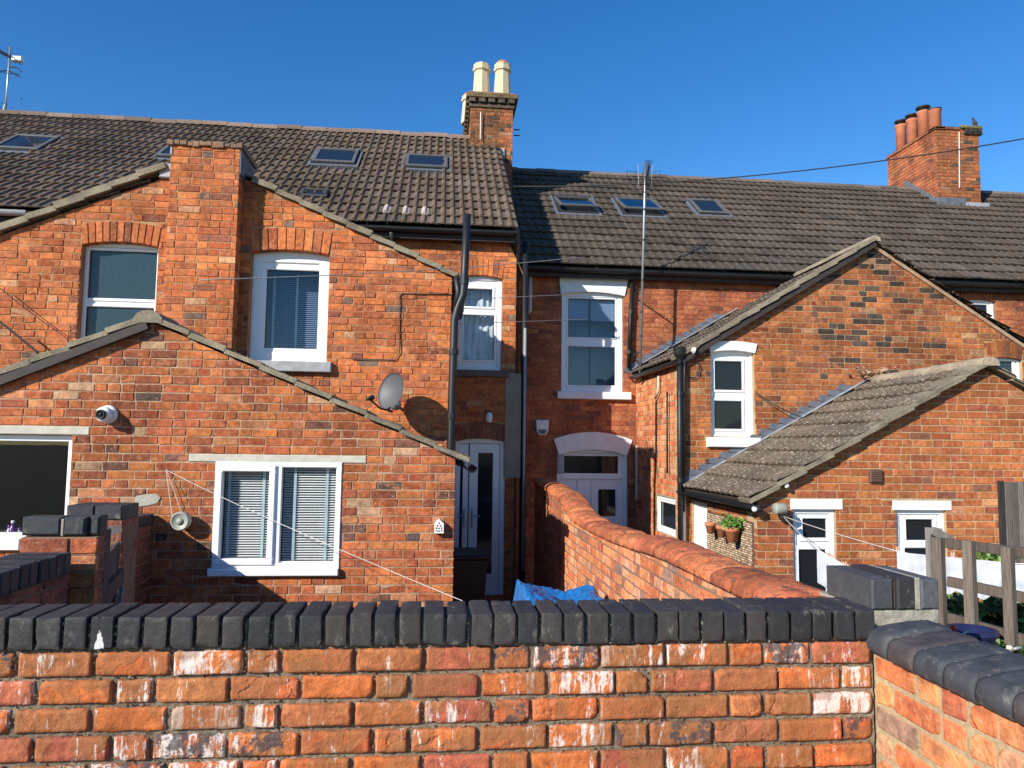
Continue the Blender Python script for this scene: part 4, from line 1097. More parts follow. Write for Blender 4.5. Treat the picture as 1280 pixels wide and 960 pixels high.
# ================================================================== RIGHT HOUSE (main body)
def house_right():
    Y0 = 11.55; fr = FY(Y0)
    t = thing('terraced_house', (6, Y0, 0), 'terraced house on the right whose brick chimney has red clay pots', 'house')
    outer = [(1.0, 0), (13.5, 0), (13.5, 4.86), (1.0, 4.86)]
    wn = PR('Y', Y0, 702, 365, 779, 490); wl = PR('Y', Y0, 699, 343.5, 785, 366)
    dr = PR('Y', Y0, 696, 562, 785, 700); dr = (dr[0], .05, dr[2], dr[3]); dl = PR('Y', Y0, 692, 540, 790, 563)
    wf = PR('Y', Y0, 1203, 374, 1246, 440); sill = PR('Y', Y0, 696, 490, 788, 499.5)
    g = G(); wallsheet(g, fr, outer, [wn, dr, wf], -.006, -.25); g.build('wall', M['mortar_dark'], t)
    occ = lambda x, y: y > 700 or x < 652 or (x > 800 and y > 462-(x-800)*.585)
    ps = Pieces(t, 'brick', M['brick'], occ)
    hf = arch_all(ps, fr, wf, PR('Y', Y0, 1180, 362, 1246, 376)[3], .03, 11, 'main', 71)
    bricks(ps, fr, outer, [wn, dr, wf, sill, (wl[0]+.05, wn[3]-.02, wl[2]-.05, wl[3]-.04), (dl[0]+.05, dr[3]-.02, dl[2]-.05, dl[3]-.06), hf], 'main', .02, 4.86, 1.12, 13.0, gauge=.0755, joint=.006, seed=72, ch=.003, jit=.0015)
    ps.flush()
    # painted arched lintels
    def plint(x0, x1, xb0, xb1, yt, yb, rise_t, rise_b, name='lintel'):
        n = 12; top = []; bot = []
        for i in range(n+1):
            s = -1+2*i/n; k = 1-s*s
            top.append((x0+(x1-x0)*i/n, yt+rise_t*k)); bot.append((xb0+(xb1-xb0)*i/n, yb+rise_b*k))
        g = G()
        vs = [fr.P(*p, .022) for p in bot]+[fr.P(*p, .022) for p in top]+[fr.P(*p, -.10) for p in bot]+[fr.P(*p, -.10) for p in top]
        m_ = n+1; fs = []
        for i in range(n): fs += [(i, i+1, m_+i+1, m_+i), (2*m_+i, i*1+2*m_+1+0, i+1, i) if False else (i, 2*m_+i, 2*m_+i+1, i+1), (m_+i, m_+i+1, 3*m_+i+1, 3*m_+i)]
        fs += [(0, m_, 3*m_, 2*m_), (n, 2*m_+n, 3*m_+n, m_+n)]
        g.add(vs, fs); return g.build(name, M['paint'], t)
    plint(wl[0], wl[2], wn[0]-.02, wn[2]+.02, wl[3]-.05, wn[3]-.05, .05, .05)
    plint(dl[0], dl[2], dr[0]+.03, dr[2]-.02, dl[3]-.12, dr[3]-.09, .12, .09)
    pu = PR('Y', Y0, 711, 373, 770, 421); pl = PR('Y', Y0, 711, 433, 770, 481)
    w = window(t, fr, wn, [pu, pl], .075, .05, sash=.03, label='tall white sash window under a white painted arch', lining='roomb', deep=.3)
    for p in (pu, pl):
        g = G(); um = (p[0]+p[2])/2-.03; bar(g, fr, um-.012, p[1], um+.012, p[3], -.092, -.086, .002); g.build('glazing_bar', M['black'], w)
    g = G(); u = wn; bar(g, fr, u[0]+.08, pu[1]+.28, u[2]-.08, u[3]-.08, -.14, -.135, .001); g.build('roller_blind', M['blindb'], w)
    g = G(); bar(g, fr, *sill, -.1, .09, .012); g.build('window_sill', M['paint'], t)
    # door with fanlight
    g = G(); ring(g, fr, *dr, .06, -.14, -.05, wb=.02); d = g.build('back_door', M['upvc'], t, label='white back door with fanlight and glazed panel'); room(d, fr, *dr, -.145, .3, M['room'])
    fan = PR('Y', Y0, 706, 570, 774, 592); lf = (dr[0]+.06, dr[1]+.02, dr[2]-.06, dr[3]-.06); gp = PR('Y', Y0, 749, 612, 771, 646)
    g = G(); wallsheet(g, fr, rect(*lf), [fan, gp], -.08, -.12); g.build('door_leaf', M['upvc'], d)
    for p in (fan, gp):
        g = G(); bar(g, fr, p[0]-.004, p[1]-.004, p[2]+.004, p[3]+.004, -.105, -.10, .0005); g.build('pane', M['gdark'], d)
    g = G(); zb = fan[1]-.06; bar(g, fr, lf[0], zb-.03, lf[2], zb+.03, -.08, -.045, .006)
    for px in (723, 741): a = at(px, 640, Y=Y0).x; bar(g, fr, a-.02, dr[1]+.02, a+.02, zb-.03, -.08, -.06, .006)
    g.build('door_rail', M['upvc'], d)
    q = PR('Y', Y0, 697, 566, 705, 592); g = G(); bar(g, fr, *q, -.05, -.03, .002); g.build('patterned_panel', M['leadw'], d)
    # small window, far right
    pf = PR('Y', Y0, 1215, 380, 1239, 436)
    window(t, fr, wf, [pf+('gdark',)], .05, .06, lining='room', label='small white window high at the far right')
    # roof
    sk = []
    for q, oa in (([(690, 239), (736, 243), (749, 268), (700, 267)], 9), ([(768, 243), (816, 246), (829, 271), (779, 269)], 7), ([(863, 248), (897, 249), (907, 269), (873, 269)], 0)):
        sk.append(skylight(t, ROOFR, q, oa))
    L = (15.5-11.35)/math.cos(math.atan(.738))
    ps = Pieces(t, 'roof_tile', M['tileR'], lambda x, y: x < 643 or (x > 800 and y > 470-(x-800)*.585 and x < 1092) or (x > 1092 and y > 300+(x-1092)*.68))
    tiles(ps, ROOFR, 1.18, 13.5, L, .30, .345, skip=lambda u, v: any(a < u < c and b < v < d for a, b, c, d in sk), roll=.015, seed=25, curve=.010, spread=.20)
    ps.flush()
    g = G(); bar(g, ROOFR, 1.17, .02, 13.5, L, -.14, -.03, .01); fb = Fr((0, 19.65, 4.93), (-1, 0, 0), (0, -math.cos(math.atan(.738)), math.sin(math.atan(.738)))); bar(g, fb, -13.5, 0, -1.17, L, -.14, .02, .01); g.build('roof_deck', M['fascia'], t)
    zr = ROOFR.P(0, L, 0).z
    ridge(t, (1.18, 15.5, zr+.02), (13.5, 15.5, zr+.02), 30, .10, (.15, .12, .10), 6)
    g = G(); box(g, 1.2, 11.40, 4.76, 13.5, 11.44, 4.93, .004); g.build('fascia', M['fascia'], t)
    g = G(); box(g, 1.2, 11.44, 4.78, 13.5, 11.54, 4.80, .004); g.build('soffit', M['fascia'], t)
    gutter(t, (1.22, 11.34, 4.88), (13.5, 11.34, 4.88), .058)
    P = lambda x, y, k=.06: at(x, y, Y=Y0-k)
    pipe(t, [at(790.5, 340, Y=11.36), P(790.7, 352), P(788, 400), P(786, 460)], .034, 'black', clips=[P(789, 390), P(787, 440)])
    pipe(t, [P(663, 336), P(662.5, 388), P(660, 391)], .030, 'pipew', 'overflow_pipe', n=8)
    pipe(t, [P(797.5, 557), P(797, 622), P(799, 628), P(806, 630)], .040, 'pipew', 'drainpipe')
    # chimney
    yf, yb = 14.66, 16.4
    x0, x1 = at(1171, 205, Y=yf).x, at(1225, 205, Y=yf).x; zt = at(1171, 158, Y=yf).z
    g = G(); box(g, x0+.008, yf+.008, 6.6, x1-.008, yb, zt, .002); ch = g.build('chimney', M['mortar_dark'], t, label='tall brick chimney with sloping cement top and red clay pots')
    ps = Pieces(ch, 'brick', M['brick'])
    bricks(ps, FY(yf), rect(x0, 6.5, x1, zt), [], 'rwing', 6.9, zt-.03, x0, x1, seed=81, ch=.003); bricks(ps, FXn(x0), rect(-yb, 6.5, -yf-.001, zt), [], 'main', 6.9, zt-.03, -yb, -yf, seed=82, ch=.003)
    ps.L = [l for l in ps.L if max(v[0] for v in l[2].v) < x1+.02 and min(v[0] for v in l[2].v) > x0-.02 and min(v[1] for v in l[2].v) > yf-.03 and max(v[1] for v in l[2].v) < yb+.03]
    g = G(); bar(g, FY(yf), x0-.03, zt-.06, x0+.55, zt+.0, -.2, .03, .01, (.3, .12, .06, .2)); bar(g, FXn(x0), -yb-.03, zt-.06, -yf+.03, zt+.0, -.2, .03, .01, (.4, .14, .07, .4)); g.build('brick_course', M['brick'], ch)
    g = G(); zc = zt
    vs = [(x0-.03, yf-.03, zc), (x1+.02, yf-.03, zc), (x1+.02, yb, zc), (x0-.03, yb, zc), (x0+.2, yf+.2, zc+.10), (x1-.2, yf+.2, zc+.06), (x1-.2, yb-.2, zc+.06), (x0+.2, yb-.2, zc+.10)]
    g.add(vs, [(0, 1, 5, 4), (1, 2, 6, 5), (2, 3, 7, 6), (3, 0, 4, 7), (4, 5, 6, 7)]); g.build('flaunching', M['mortar'], ch)
    g = G(); a = at(1205, 158, Y=yf).x; 
    r = random.Random(4)
    for i in range(4): b0 = a+(x1+.06-a)*i/4; bar(g, FY(yf), b0, zt-.10+r.uniform(-.02, .02), b0+.07, zt-.01, -.15, .07, .006, (.03, .028, .025, .3)); 
    bar(g, FY(yf), a-.03, zt-.145, x1+.06, zt-.11, -.15, .05, .006, (.05, .045, .04, .3)); bar(g, FY(yf), a-.08, zt-.02, x1+.05, zt+.05, -.15, .06, .012, (.16, .16, .07, .3)); g.build('corbel', M['brick'], ch)
    ps.flush()
    for k, (px, py, yy, rr, cap) in enumerate(((1168, 138, 15.0, .13, 0), (1154, 140, 15.35, .125, 1), (1140, 150, 15.8, .12, 1), (1126, 157, 16.2, .115, 1))):
        p = at(px, py, Y=yy); h = .62; g = G(); zb = zt+.06
        lathe(g, (p.x, yy, zb), [(rr, 0), (rr, (p.z-zb)*.9), (rr*1.12, (p.z-zb)*.93), (rr*1.12, p.z-zb), (rr*.8, p.z-zb)], 16)
        po = g.build('chimney_pot', M['potr'], ch, True)
        if cap:
            g = G(); lathe(g, (p.x, yy, p.z+.0), [(rr*.9, 0), (rr*.9, .07), (rr*1.25, .08), (rr*1.2, .11), (.02, .15)], 14); g.build('pot_cowl', M['gate'], ch, True)
        else:
            g = G(); lathe(g, (p.x, yy, p.z-.01), [(rr*1.16, 0), (rr*1.16, .025), (rr*.9, .03)], 14); g.build('pot_rim', M['gate'], ch, True)
    # lead at its foot, stepped down the side
    g = G(); fz = ROOFR.P(0, uv(ROOFR, (0, yf, 0))[0], 0)
    zf = 4.93+.738*(yf-11.35); bar(g, FY(yf), x0-.04, zf-.02, x0+.62, zf+.17, -.01, .03, .004); g.build('flashing', M['lead'], ch)
    g = G(); bar(g, FY(yf), x0+.62, zf-.02, x1+.15, zf+.08, -.01, .05, .004); g.build('flashing', M['leadw'], ch)
    g = G()
    for i in range(11):
        y = yf+i*.10; z = 4.93+.738*(y-11.35)+.06; prism(g, FXn(x0), [(-y-.10, z+.04), (-y, z-.06), (-y, z+.12), (-y-.10, z+.12)], -.01, .016, .002, (1, 1, 1, 0), 0, True)
    g.build('stepped_flashing', M['lead'], ch)
    g = G(); tube(g, [at(1199, 165, Y=yf-.015), at(1199.5, 235, Y=yf-.015)], .014, 6); g.build('flue_cable', M['pipew'], ch)
house_right()

def stepflash(parent, fr, a, b, gauge=.0755, w=.17, d=.012, m='lead', side=1, umin=-99):
    """stepped lead flashing up a slope from a to b (wall coordinates)"""
    n = int(abs(b[1]-a[1])/gauge); k = (b[0]-a[0])/(b[1]-a[1]); r = random.Random(9)
    for i in range(n):
        z = a[1]+i*gauge; u = a[0]+k*(z-a[1])
        g = G(); w_ = min(w, u-umin); prism(g, fr, [(u-w_, z+.01+.0), (u+.02, z-.03), (u+k*gauge+.03, z+gauge-.02), (u-w_+.04, z+gauge+.005)] if side > 0 else [], .002, d+r.uniform(0, .003), .002, (1, 1, 1, 0), 0, True)
        g.build('flashing_step', M[m], parent)
    g = G(); du, dv = b[0]-a[0], b[1]-a[1]
    P0, P1 = fr.P(a[0]+.0, a[1]+.045, .05), fr.P(b[0]+.0, b[1]+.045, .05)
    obox(g, (P0+P1)/2, (P1-P0)/2, fr.N*.032, (P1-P0).cross(fr.N).normalized()*.007, .003); g.build('lead_soaker', M['leadw'], parent)

# ================================================================== RIGHT REAR WING
RW = dict(Y=9.33, XL=3.12, XA=5.775, zA=4.82, s=.592)
def wing_right():
    Y0 = RW['Y']; fr = FY(Y0); XL = RW['XL']; XA = RW['XA']; zA = RW['zA']; s = RW['s']; zE = zA-(XA-XL)*s
    t = thing('rear_wing', (5.5, Y0+1, 0), 'dark mottled brick two-storey rear wing on the right with pointed gable', 'house wing')
    XR = 2*XA-XL
    outer = [(XL, 0), (XR, 0), (XR, zE), (XA, zA), (XL, zE)]
    wn = PR('Y', Y0, 889, 438, 943, 546); wl = PR('Y', Y0, 887, 426.5, 945, 441); sill = PR('Y', Y0, 883, 547, 949, 559)
    wr = PR('Y', Y0, 1234, 447, 1279, 520)
    g = G(); wallsheet(g, fr, outer, [wn, wr], -.006, -.25); g.build('wall', M['mortar_r'], t)
    occ = lambda x, y: y > 700 or (x > 850 and y > 612-(x-855)*.62 and x < 1085) or (x > 1085 and y > 470-(x-1085)*.12)
    ps = Pieces(t, 'brick', M['brick_r'], occ)
    hr = arch_all(ps, fr, wr, PR('Y', Y0, 1234, 436, 1279, 448)[3]+.10, .03, 6, 'rwing', 91)
    # darker burnt bricks gather high on the gable
    def cf(a, z, r):
        dark = max(0, 1-abs(a-5.6)/1.3)*max(0, min(1, (z-2.6)/1.0))
        c = pick('rwing', r)
        if r.random() < dark*.27: q = r.uniform(.7, 1.7); return (.066*q, .044*q, .034*q, r.random())
        if a > 6.6 and z < 4 or a < 4.6: c = (c[0]*1.12, c[1]*1.12, c[2], c[3])
        return c
    bricks(ps, fr, outer, [wn, wr, sill, (wl[0]+.02, wn[3]-.03, wl[2]-.02, wl[3]-.03), hr], 'rwing', .02, 4.9, XL, XR, gauge=.0752, joint=.008, seed=92, ch=.003, jit=.001, dj=.0012, hdr=.22, colfn=cf)
    # left flank
    f2 = FXn(XL); sw = PR('Xn', XL, 819, 621, 845, 668); holes = [sw]
    g = G(); wallsheet(g, f2, rect(-11.54, 0, -Y0-.25, zE), holes, -.006, -.25); g.build('side_wall', M['mortar_r'], t)
    ps2 = ps; n0 = len(ps.L)
    bricks(ps, f2, rect(-11.54, 0, -Y0-.002, zE), holes, 'side', .02, zE, -11.54, -Y0-.002, gauge=.0752, joint=.009, seed=93, ch=.003, hdr=.7)
    ps.flush()
    window(t, f2, sw, [(sw[0]+.09, sw[1]+.09, sw[2]-.09, sw[3]-.09, 'gdark')], .05, .03, lining='room', label='small white window low on the flank')
    # white painted segmental lintel
    def plint(o, top, rise, mm):
        n = 8; g = G(); vs = []; um = (o[0]+o[2])/2
        for d in (.02, -.1):
            for k_, (zz, rs) in enumerate(((o[3]-rise, rise), (top-rise, rise))):
                for i in range(n+1):
                    q = -1+2*i/n; vs.append(fr.P(um+(o[2]-o[0]+.06*k_+.02)/2*q, zz+rs*(1-q*q), d))
        m_ = n+1; fs = []
        for i in range(n): fs += [(i, i+1, m_+i+1, m_+i), (i, 2*m_+i, 2*m_+i+1, i+1), (m_+i, m_+i+1, 3*m_+i+1, 3*m_+i)]
        fs += [(0, m_, 3*m_, 2*m_), (n, 2*m_+n, 3*m_+n, m_+n)]; g.add(vs, fs); g.build('lintel', M[mm], t)
    plint(wn, wl[3], .03, 'paint')
    pu = PR('Y', Y0, 896, 451, 930, 487); pl = PR('Y', Y0, 895.5, 501, 930, 536)
    window(t, fr, wn, [pu+('gdark',), pl+('gdark',)], .035, .05, sash=.035, lining='room', label='narrow white window in two lights')
    pr_ = PR('Y', Y0, 1240, 451, 1271, 515); window(t, fr, wr, [pr_+('gslate',)], .035, .05, lining='room', label='white window partly behind the extension roof')
    g = G(); bar(g, fr, *sill, -.1, .06, .008); g.build('window_sill', M['paint'], t)
    # roofs
    sl = math.atan(s); cs, sn = math.cos(sl), math.sin(sl); o = .06; Ln = (XA-XL+o)/cs; z0 = zE-o*s+.03
    Lf = Fr((XL-o, 0, z0), (0, -1, 0), (cs, 0, sn)); R_ = Fr((XR+o, 0, z0), (0, 1, 0), (-cs, 0, sn))
    ps = Pieces(t, 'roof_tile', M['tileE'])
    tiles(ps, Lf, -11.6, -(Y0-.08), Ln, .30, .33, roll=.016, seed=19, base=(.9, .9, .95)); ps.flush()
    ps = Pieces(t, 'rear_tile', M['tileE'], cap=0); tiles(ps, R_, Y0-.08, 11.6, Ln, .30, .33, roll=.016, seed=20); ps.flush()
    g = G(); bar(g, Lf, -11.54, 0, -(Y0+.25), Ln, -.07, -.004); bar(g, R_, Y0+.25, 0, 11.54, Ln, -.07, -.004); g.build('roof_deck', M['fascia'], t)
    vs = Pieces(t, 'verge_tile', M['verge'])
    verge(vs, fr, (XL-o, z0-.01), (XA+.01, zA+.085), 10, .05, .10, seed=24, c=(1, 1, 1)); vs.flush()
    g = G()
    a, b = Vector((XL-o, Y0-.05, z0-.02)), Vector((XA, Y0-.05, zA+.075)); nn = Vector((-(b-a).z, 0, (b-a).x)).normalized()
    obox(g, (a+b)/2-nn*.035, (b-a)/2, Vector((0, .03, 0)), nn*.035, .004); g.build('verge_strip', M['fascia'], t)  # dark strip added in place of the shadow under the verge overhang
    vs = Pieces(t, 'verge_tile', M['tileE'])
    verge(vs, fr, (XR+o, z0), (XA-.0, zA+.085), 10, .028, .035, seed=25, c=(.3, .3, .3)); vs.flush()
    g = G(); a, b = Vector((XR+o, Y0-.012, z0-.03)), Vector((XA+.03, Y0-.012, zA+.04)); nn = Vector(((b-a).z, 0, -(b-a).x)).normalized(); nn = nn if nn.z > 0 else -nn
    obox(g, (a+b)/2-nn*.022, (b-a)/2, Vector((0, .012, 0)), nn*.022, .004); g.build('verge_mortar', M['mortar'], t)
    ridge(t, (XA, Y0-.09, zA+.11), (XA, 12.0, zA+.11), 8, .085, (.30, .26, .20), 16, 'sheath')
    fm = FY(11.55); x_, z_ = XL-.05, zE+.06
    stepflash(t, fm, (x_-.02, z_-.02), (x_+1.72, z_-.02+1.74*s), w=.20, umin=XL-.2)
    gutter(t, (XL-o-.015, 11.5, z0-.03), (XL-o-.015, Y0-.12, z0-.03), .048)
    q = lambda x, y: at(x, y, Y=Y0-.07)
    pipe(t, [q(849.5, 436), q(850, 560), q(851, 700)], .036, 'black', clips=[q(850, 492), q(850.5, 600)])
    pipe(t, [q(856, 444), q(855.5, 470), q(855, 640)], .014, 'black', 'waste_pipe')
    g = G(); lathe(g, q(849.5, 449), [(.04, 0), (.07, .06), (.085, .15), (.06, .16)], 12); g.build('rain_hopper', M['black'], t)
    g = G(); lathe(g, q(863, 437)+Vector((0, -.02, 0)), [(.03, 0), (.05, .05)], 10, axis=(1, 0, -.3)); g.build('pipe_collar', M['pipew'], t)
    f = lambda x, y: at(x, y, X=XL-.04)
    pipe(t, [f(823, 470), f(823, 488), f(819, 498)], .016, 'pipew', 'waste_pipe', n=6); pipe(t, [f(834, 490), f(834, 592)], .012, 'black', 'wall_cable', n=6)
    pipe(t, [f(803, 463), f(803, 474), f(799, 478)], .02, 'black', 'waste_pipe', n=6)
    q = at(866, 460, Y=Y0-.02); g = G(); tube(g, [q+Vector((math.cos(a/10*6.28)*.09, -.01, math.sin(a/10*6.28)*.13)) for a in range(11)], .006, 5); g.build('cable_coil', M['wire'], t)
    g = G(); c0 = PR('Y', Y0, 843.5, 612, 849, 700); bar(g, fr, XL+.0, .3, XL+.05, c0[3], -.1, .006, .003); g.build('painted_corner', M['paint'], t)
wing_right()

# ================================================================== RIGHT EXTENSION
def ext_right():
    Y0 = 7.32; fr = FY(Y0); XL = 3.23; XA = 5.75; zA = 2.985; s = .545; zE = zA-(XA-XL)*s; XR = 2*XA-XL
    t = thing('rear_extension', (5.6, Y0+1, 0), 'single-storey brick extension on the right with lichened tile roof and two small white windows', 'house extension')
    outer = [(XL, 0), (XR, 0), (XR, zE), (XA, zA), (XL, zE)]
    w1 = PR('Y', Y0, 992.5, 637, 1046, 760); w2 = PR('Y', Y0, 1122, 638, 1184, 717)
    l1 = PR('Y', Y0, 988, 624, 1053, 637); l2 = PR('Y', Y0, 1116, 626, 1189, 638)
    g = G(); wallsheet(g, fr, outer, [w1, w2], -.006, -.25); g.build('wall', M['mortar_r'], t)
    ps = Pieces(t, 'brick', M['brick_r'], lambda x, y: y > 760)
    bricks(ps, fr, outer, [w1, w2, l1, l2], 'rext', .01, 3.05, XL, XR, gauge=.0762, joint=.0105, seed=101, ch=.003, jit=.001, dj=.0012, hdr=.2)
    f2 = FXn(XL); dh = PR('Xn', XL, 865, 628, 884, 760)
    g = G(); wallsheet(g, f2, rect(-9.32, 0, -Y0-.25, zE), [dh], -.006, -.25); g.build('side_wall', M['mortar_r'], t)
    bricks(ps, f2, rect(-9.31, 0, -Y0-.002, zE), [dh], 'rext', .01, zE, -9.31, -Y0-.002, gauge=.0762, joint=.0105, seed=102, ch=.003, hdr=.6)
    ps.flush()
    for l in (l1, l2):
        g = G(); bar(g, fr, *l, -.15, .012, .006); g.build('lintel', M['paint'], t)
    a = PR('Y', Y0, 1006.5, 649, 1036, 673); b = PR('Y', Y0, 1002, 688, 1036, 756)
    window(t, fr, w1, [a+('gdark',), b+('gdark',)], .045, .035, sash=.04, lining='room', label='small white window half behind the washing')
    a = PR('Y', Y0, 1136.5, 650, 1170, 676); b = PR('Y', Y0, 1135, 686, 1170, 708)
    window(t, fr, w2, [a+('gdark',), b+('gdark',)], .045, .035, sash=.045, lining='room', label='small white window beside the trellis')
    g = G(); ring(g, f2, *dh, .05, -.1, -.03, wb=.02); d = g.build('side_door', M['upvc'], t, label='narrow white glazed side door'); room(d, f2, *dh, -.105, .2, M['room'])
    pn = (dh[0]+.35, .5, dh[2]-.2, dh[3]-.2); g = G(); wallsheet(g, f2, rect(dh[0]+.05, .02, dh[2]-.05, dh[3]-.05), [pn], -.05, -.09); g.build('door_leaf', M['upvc'], d)
    g = G(); bar(g, f2, *pn, -.08, -.07, .0005); g.build('pane', M['gslate'], d)
    # flint mesh screen on the flank
    g = G(); q = PR('Xn', XL, 886, 646, 943, 720); bar(g, f2, q[0], q[1], q[2], q[3], 0.002, .012, .002); sc = g.build('screen_board', M['brownv'], t)
    sp = G(); r = random.Random(6)
    nu = int((q[2]-q[0])/.030); nv = int((q[3]-q[1])/.024)
    for i in range(nu):
        for j in range(nv):
            u = q[0]+.030*(i+.5)+(.015 if j % 2 else 0); v = q[1]+.024*(j+.5); k = r.uniform(.35, 1.2)
            if u > q[2]-.02: continue
            prism(sp, f2, [(u-.010, v), (u, v-.010), (u+.010, v), (u, v+.010)], .012, .022, .004, (.55*k, .42*k, .27*k, .3))
    sp.build('screen_studs', M['ridge'], sc, kind='stuff')
    # roof
    sl = math.atan(s); cs, sn = math.cos(sl), math.sin(sl); o = .10; Ln = (XA-XL+o)/cs; z0 = zE-o*s+.02
    Lf = Fr((XL-o, 0, z0), (0, -1, 0), (cs, 0, sn)); R_ = Fr((XR+o, 0, z0), (0, 1, 0), (-cs, 0, sn))
    ps = Pieces(t, 'roof_tile', M['tileE'])
    tiles(ps, Lf, -9.31, -(Y0-.10), Ln, .30, .33, roll=.020, seed=29, spread=.15); ps.flush()
    ps = Pieces(t, 'rear_tile', M['tileE'], cap=0); tiles(ps, R_, Y0-.08, 9.31, Ln, .30, .33, roll=.020, seed=30); ps.flush()
    g = G(); bar(g, Lf, -9.32, 0, -(Y0+.25), Ln, -.06, -.004); bar(g, R_, Y0+.25, 0, 9.32, Ln, -.06, -.004); g.build('roof_deck', M['fascia'], t)
    vs = Pieces(t, 'verge_tile', M['verge'])
    verge(vs, fr, (XL-o, z0-.035), (XA+.01, zA+.035), 9, .045, .11, seed=34)
    verge(vs, fr, (XR+o, z0-.03), (XA-.0, zA+.03), 9, .045, .06, seed=35, c=(1.3, 1.3, 1.2)); vs.flush()
    ridge(t, (XA, Y0-.11, zA+.045), (XA, 9.30, zA+.045), 7, .105, (.33, .28, .20), 36, 'sheath')
    g = G(); r = random.Random(12)
    vs_ = []; 
    for i in range(60):
        p = Vector((XA+r.gauss(0, .14), 9.28-abs(r.gauss(0, .07)), zA+.13+r.gauss(0, .03)-0)); s_ = r.uniform(.02, .05)
        v6 = [p+Vector((r.uniform(-1, 1), r.uniform(-1, 1), r.uniform(-.6, .6))).normalized()*s_ for _ in range(6)]
        g.add(v6, [(0, 1, 2), (0, 2, 3), (0, 3, 4), (0, 4, 1), (5, 2, 1), (5, 3, 2), (5, 4, 3), (5, 1, 4)])
    g.build('ridge_end_mortar', M['mortar'], t)
    stepflash(t, FY(RW['Y']), (XL-o+.02, z0+.02), (XA-.12, zA-.0), w=.22, gauge=.0757, umin=RW['XL']+.01)
    gutter(t, (XL-o-.04, 9.30, z0-.02), (XL-o-.04, Y0-.12, z0-.02), .055)
    g = G(); box(g, XL-.03, Y0-.05, z0-.12, XL-.005, 9.3, z0+.01, .003); g.build('fascia', M['fascia'], t)
    g = G(); bar(g, fr, *PR('Y', Y0, 1085.5, 586.5, 1101, 603), 0, .04, .008); v = g.build('air_vent', M['brownv'], t)
    g = G(); pv = PR('Y', Y0, 1085.5, 586.5, 1101, 603)
    for i in range(5): zz = pv[1]+.015+i*(pv[3]-pv[1]-.02)/5; bar(g, fr, pv[0]+.012, zz, pv[2]-.012, zz+.010, .04, .046, .002)
    g.build('louvre', M['brownv'], v)
ext_right()

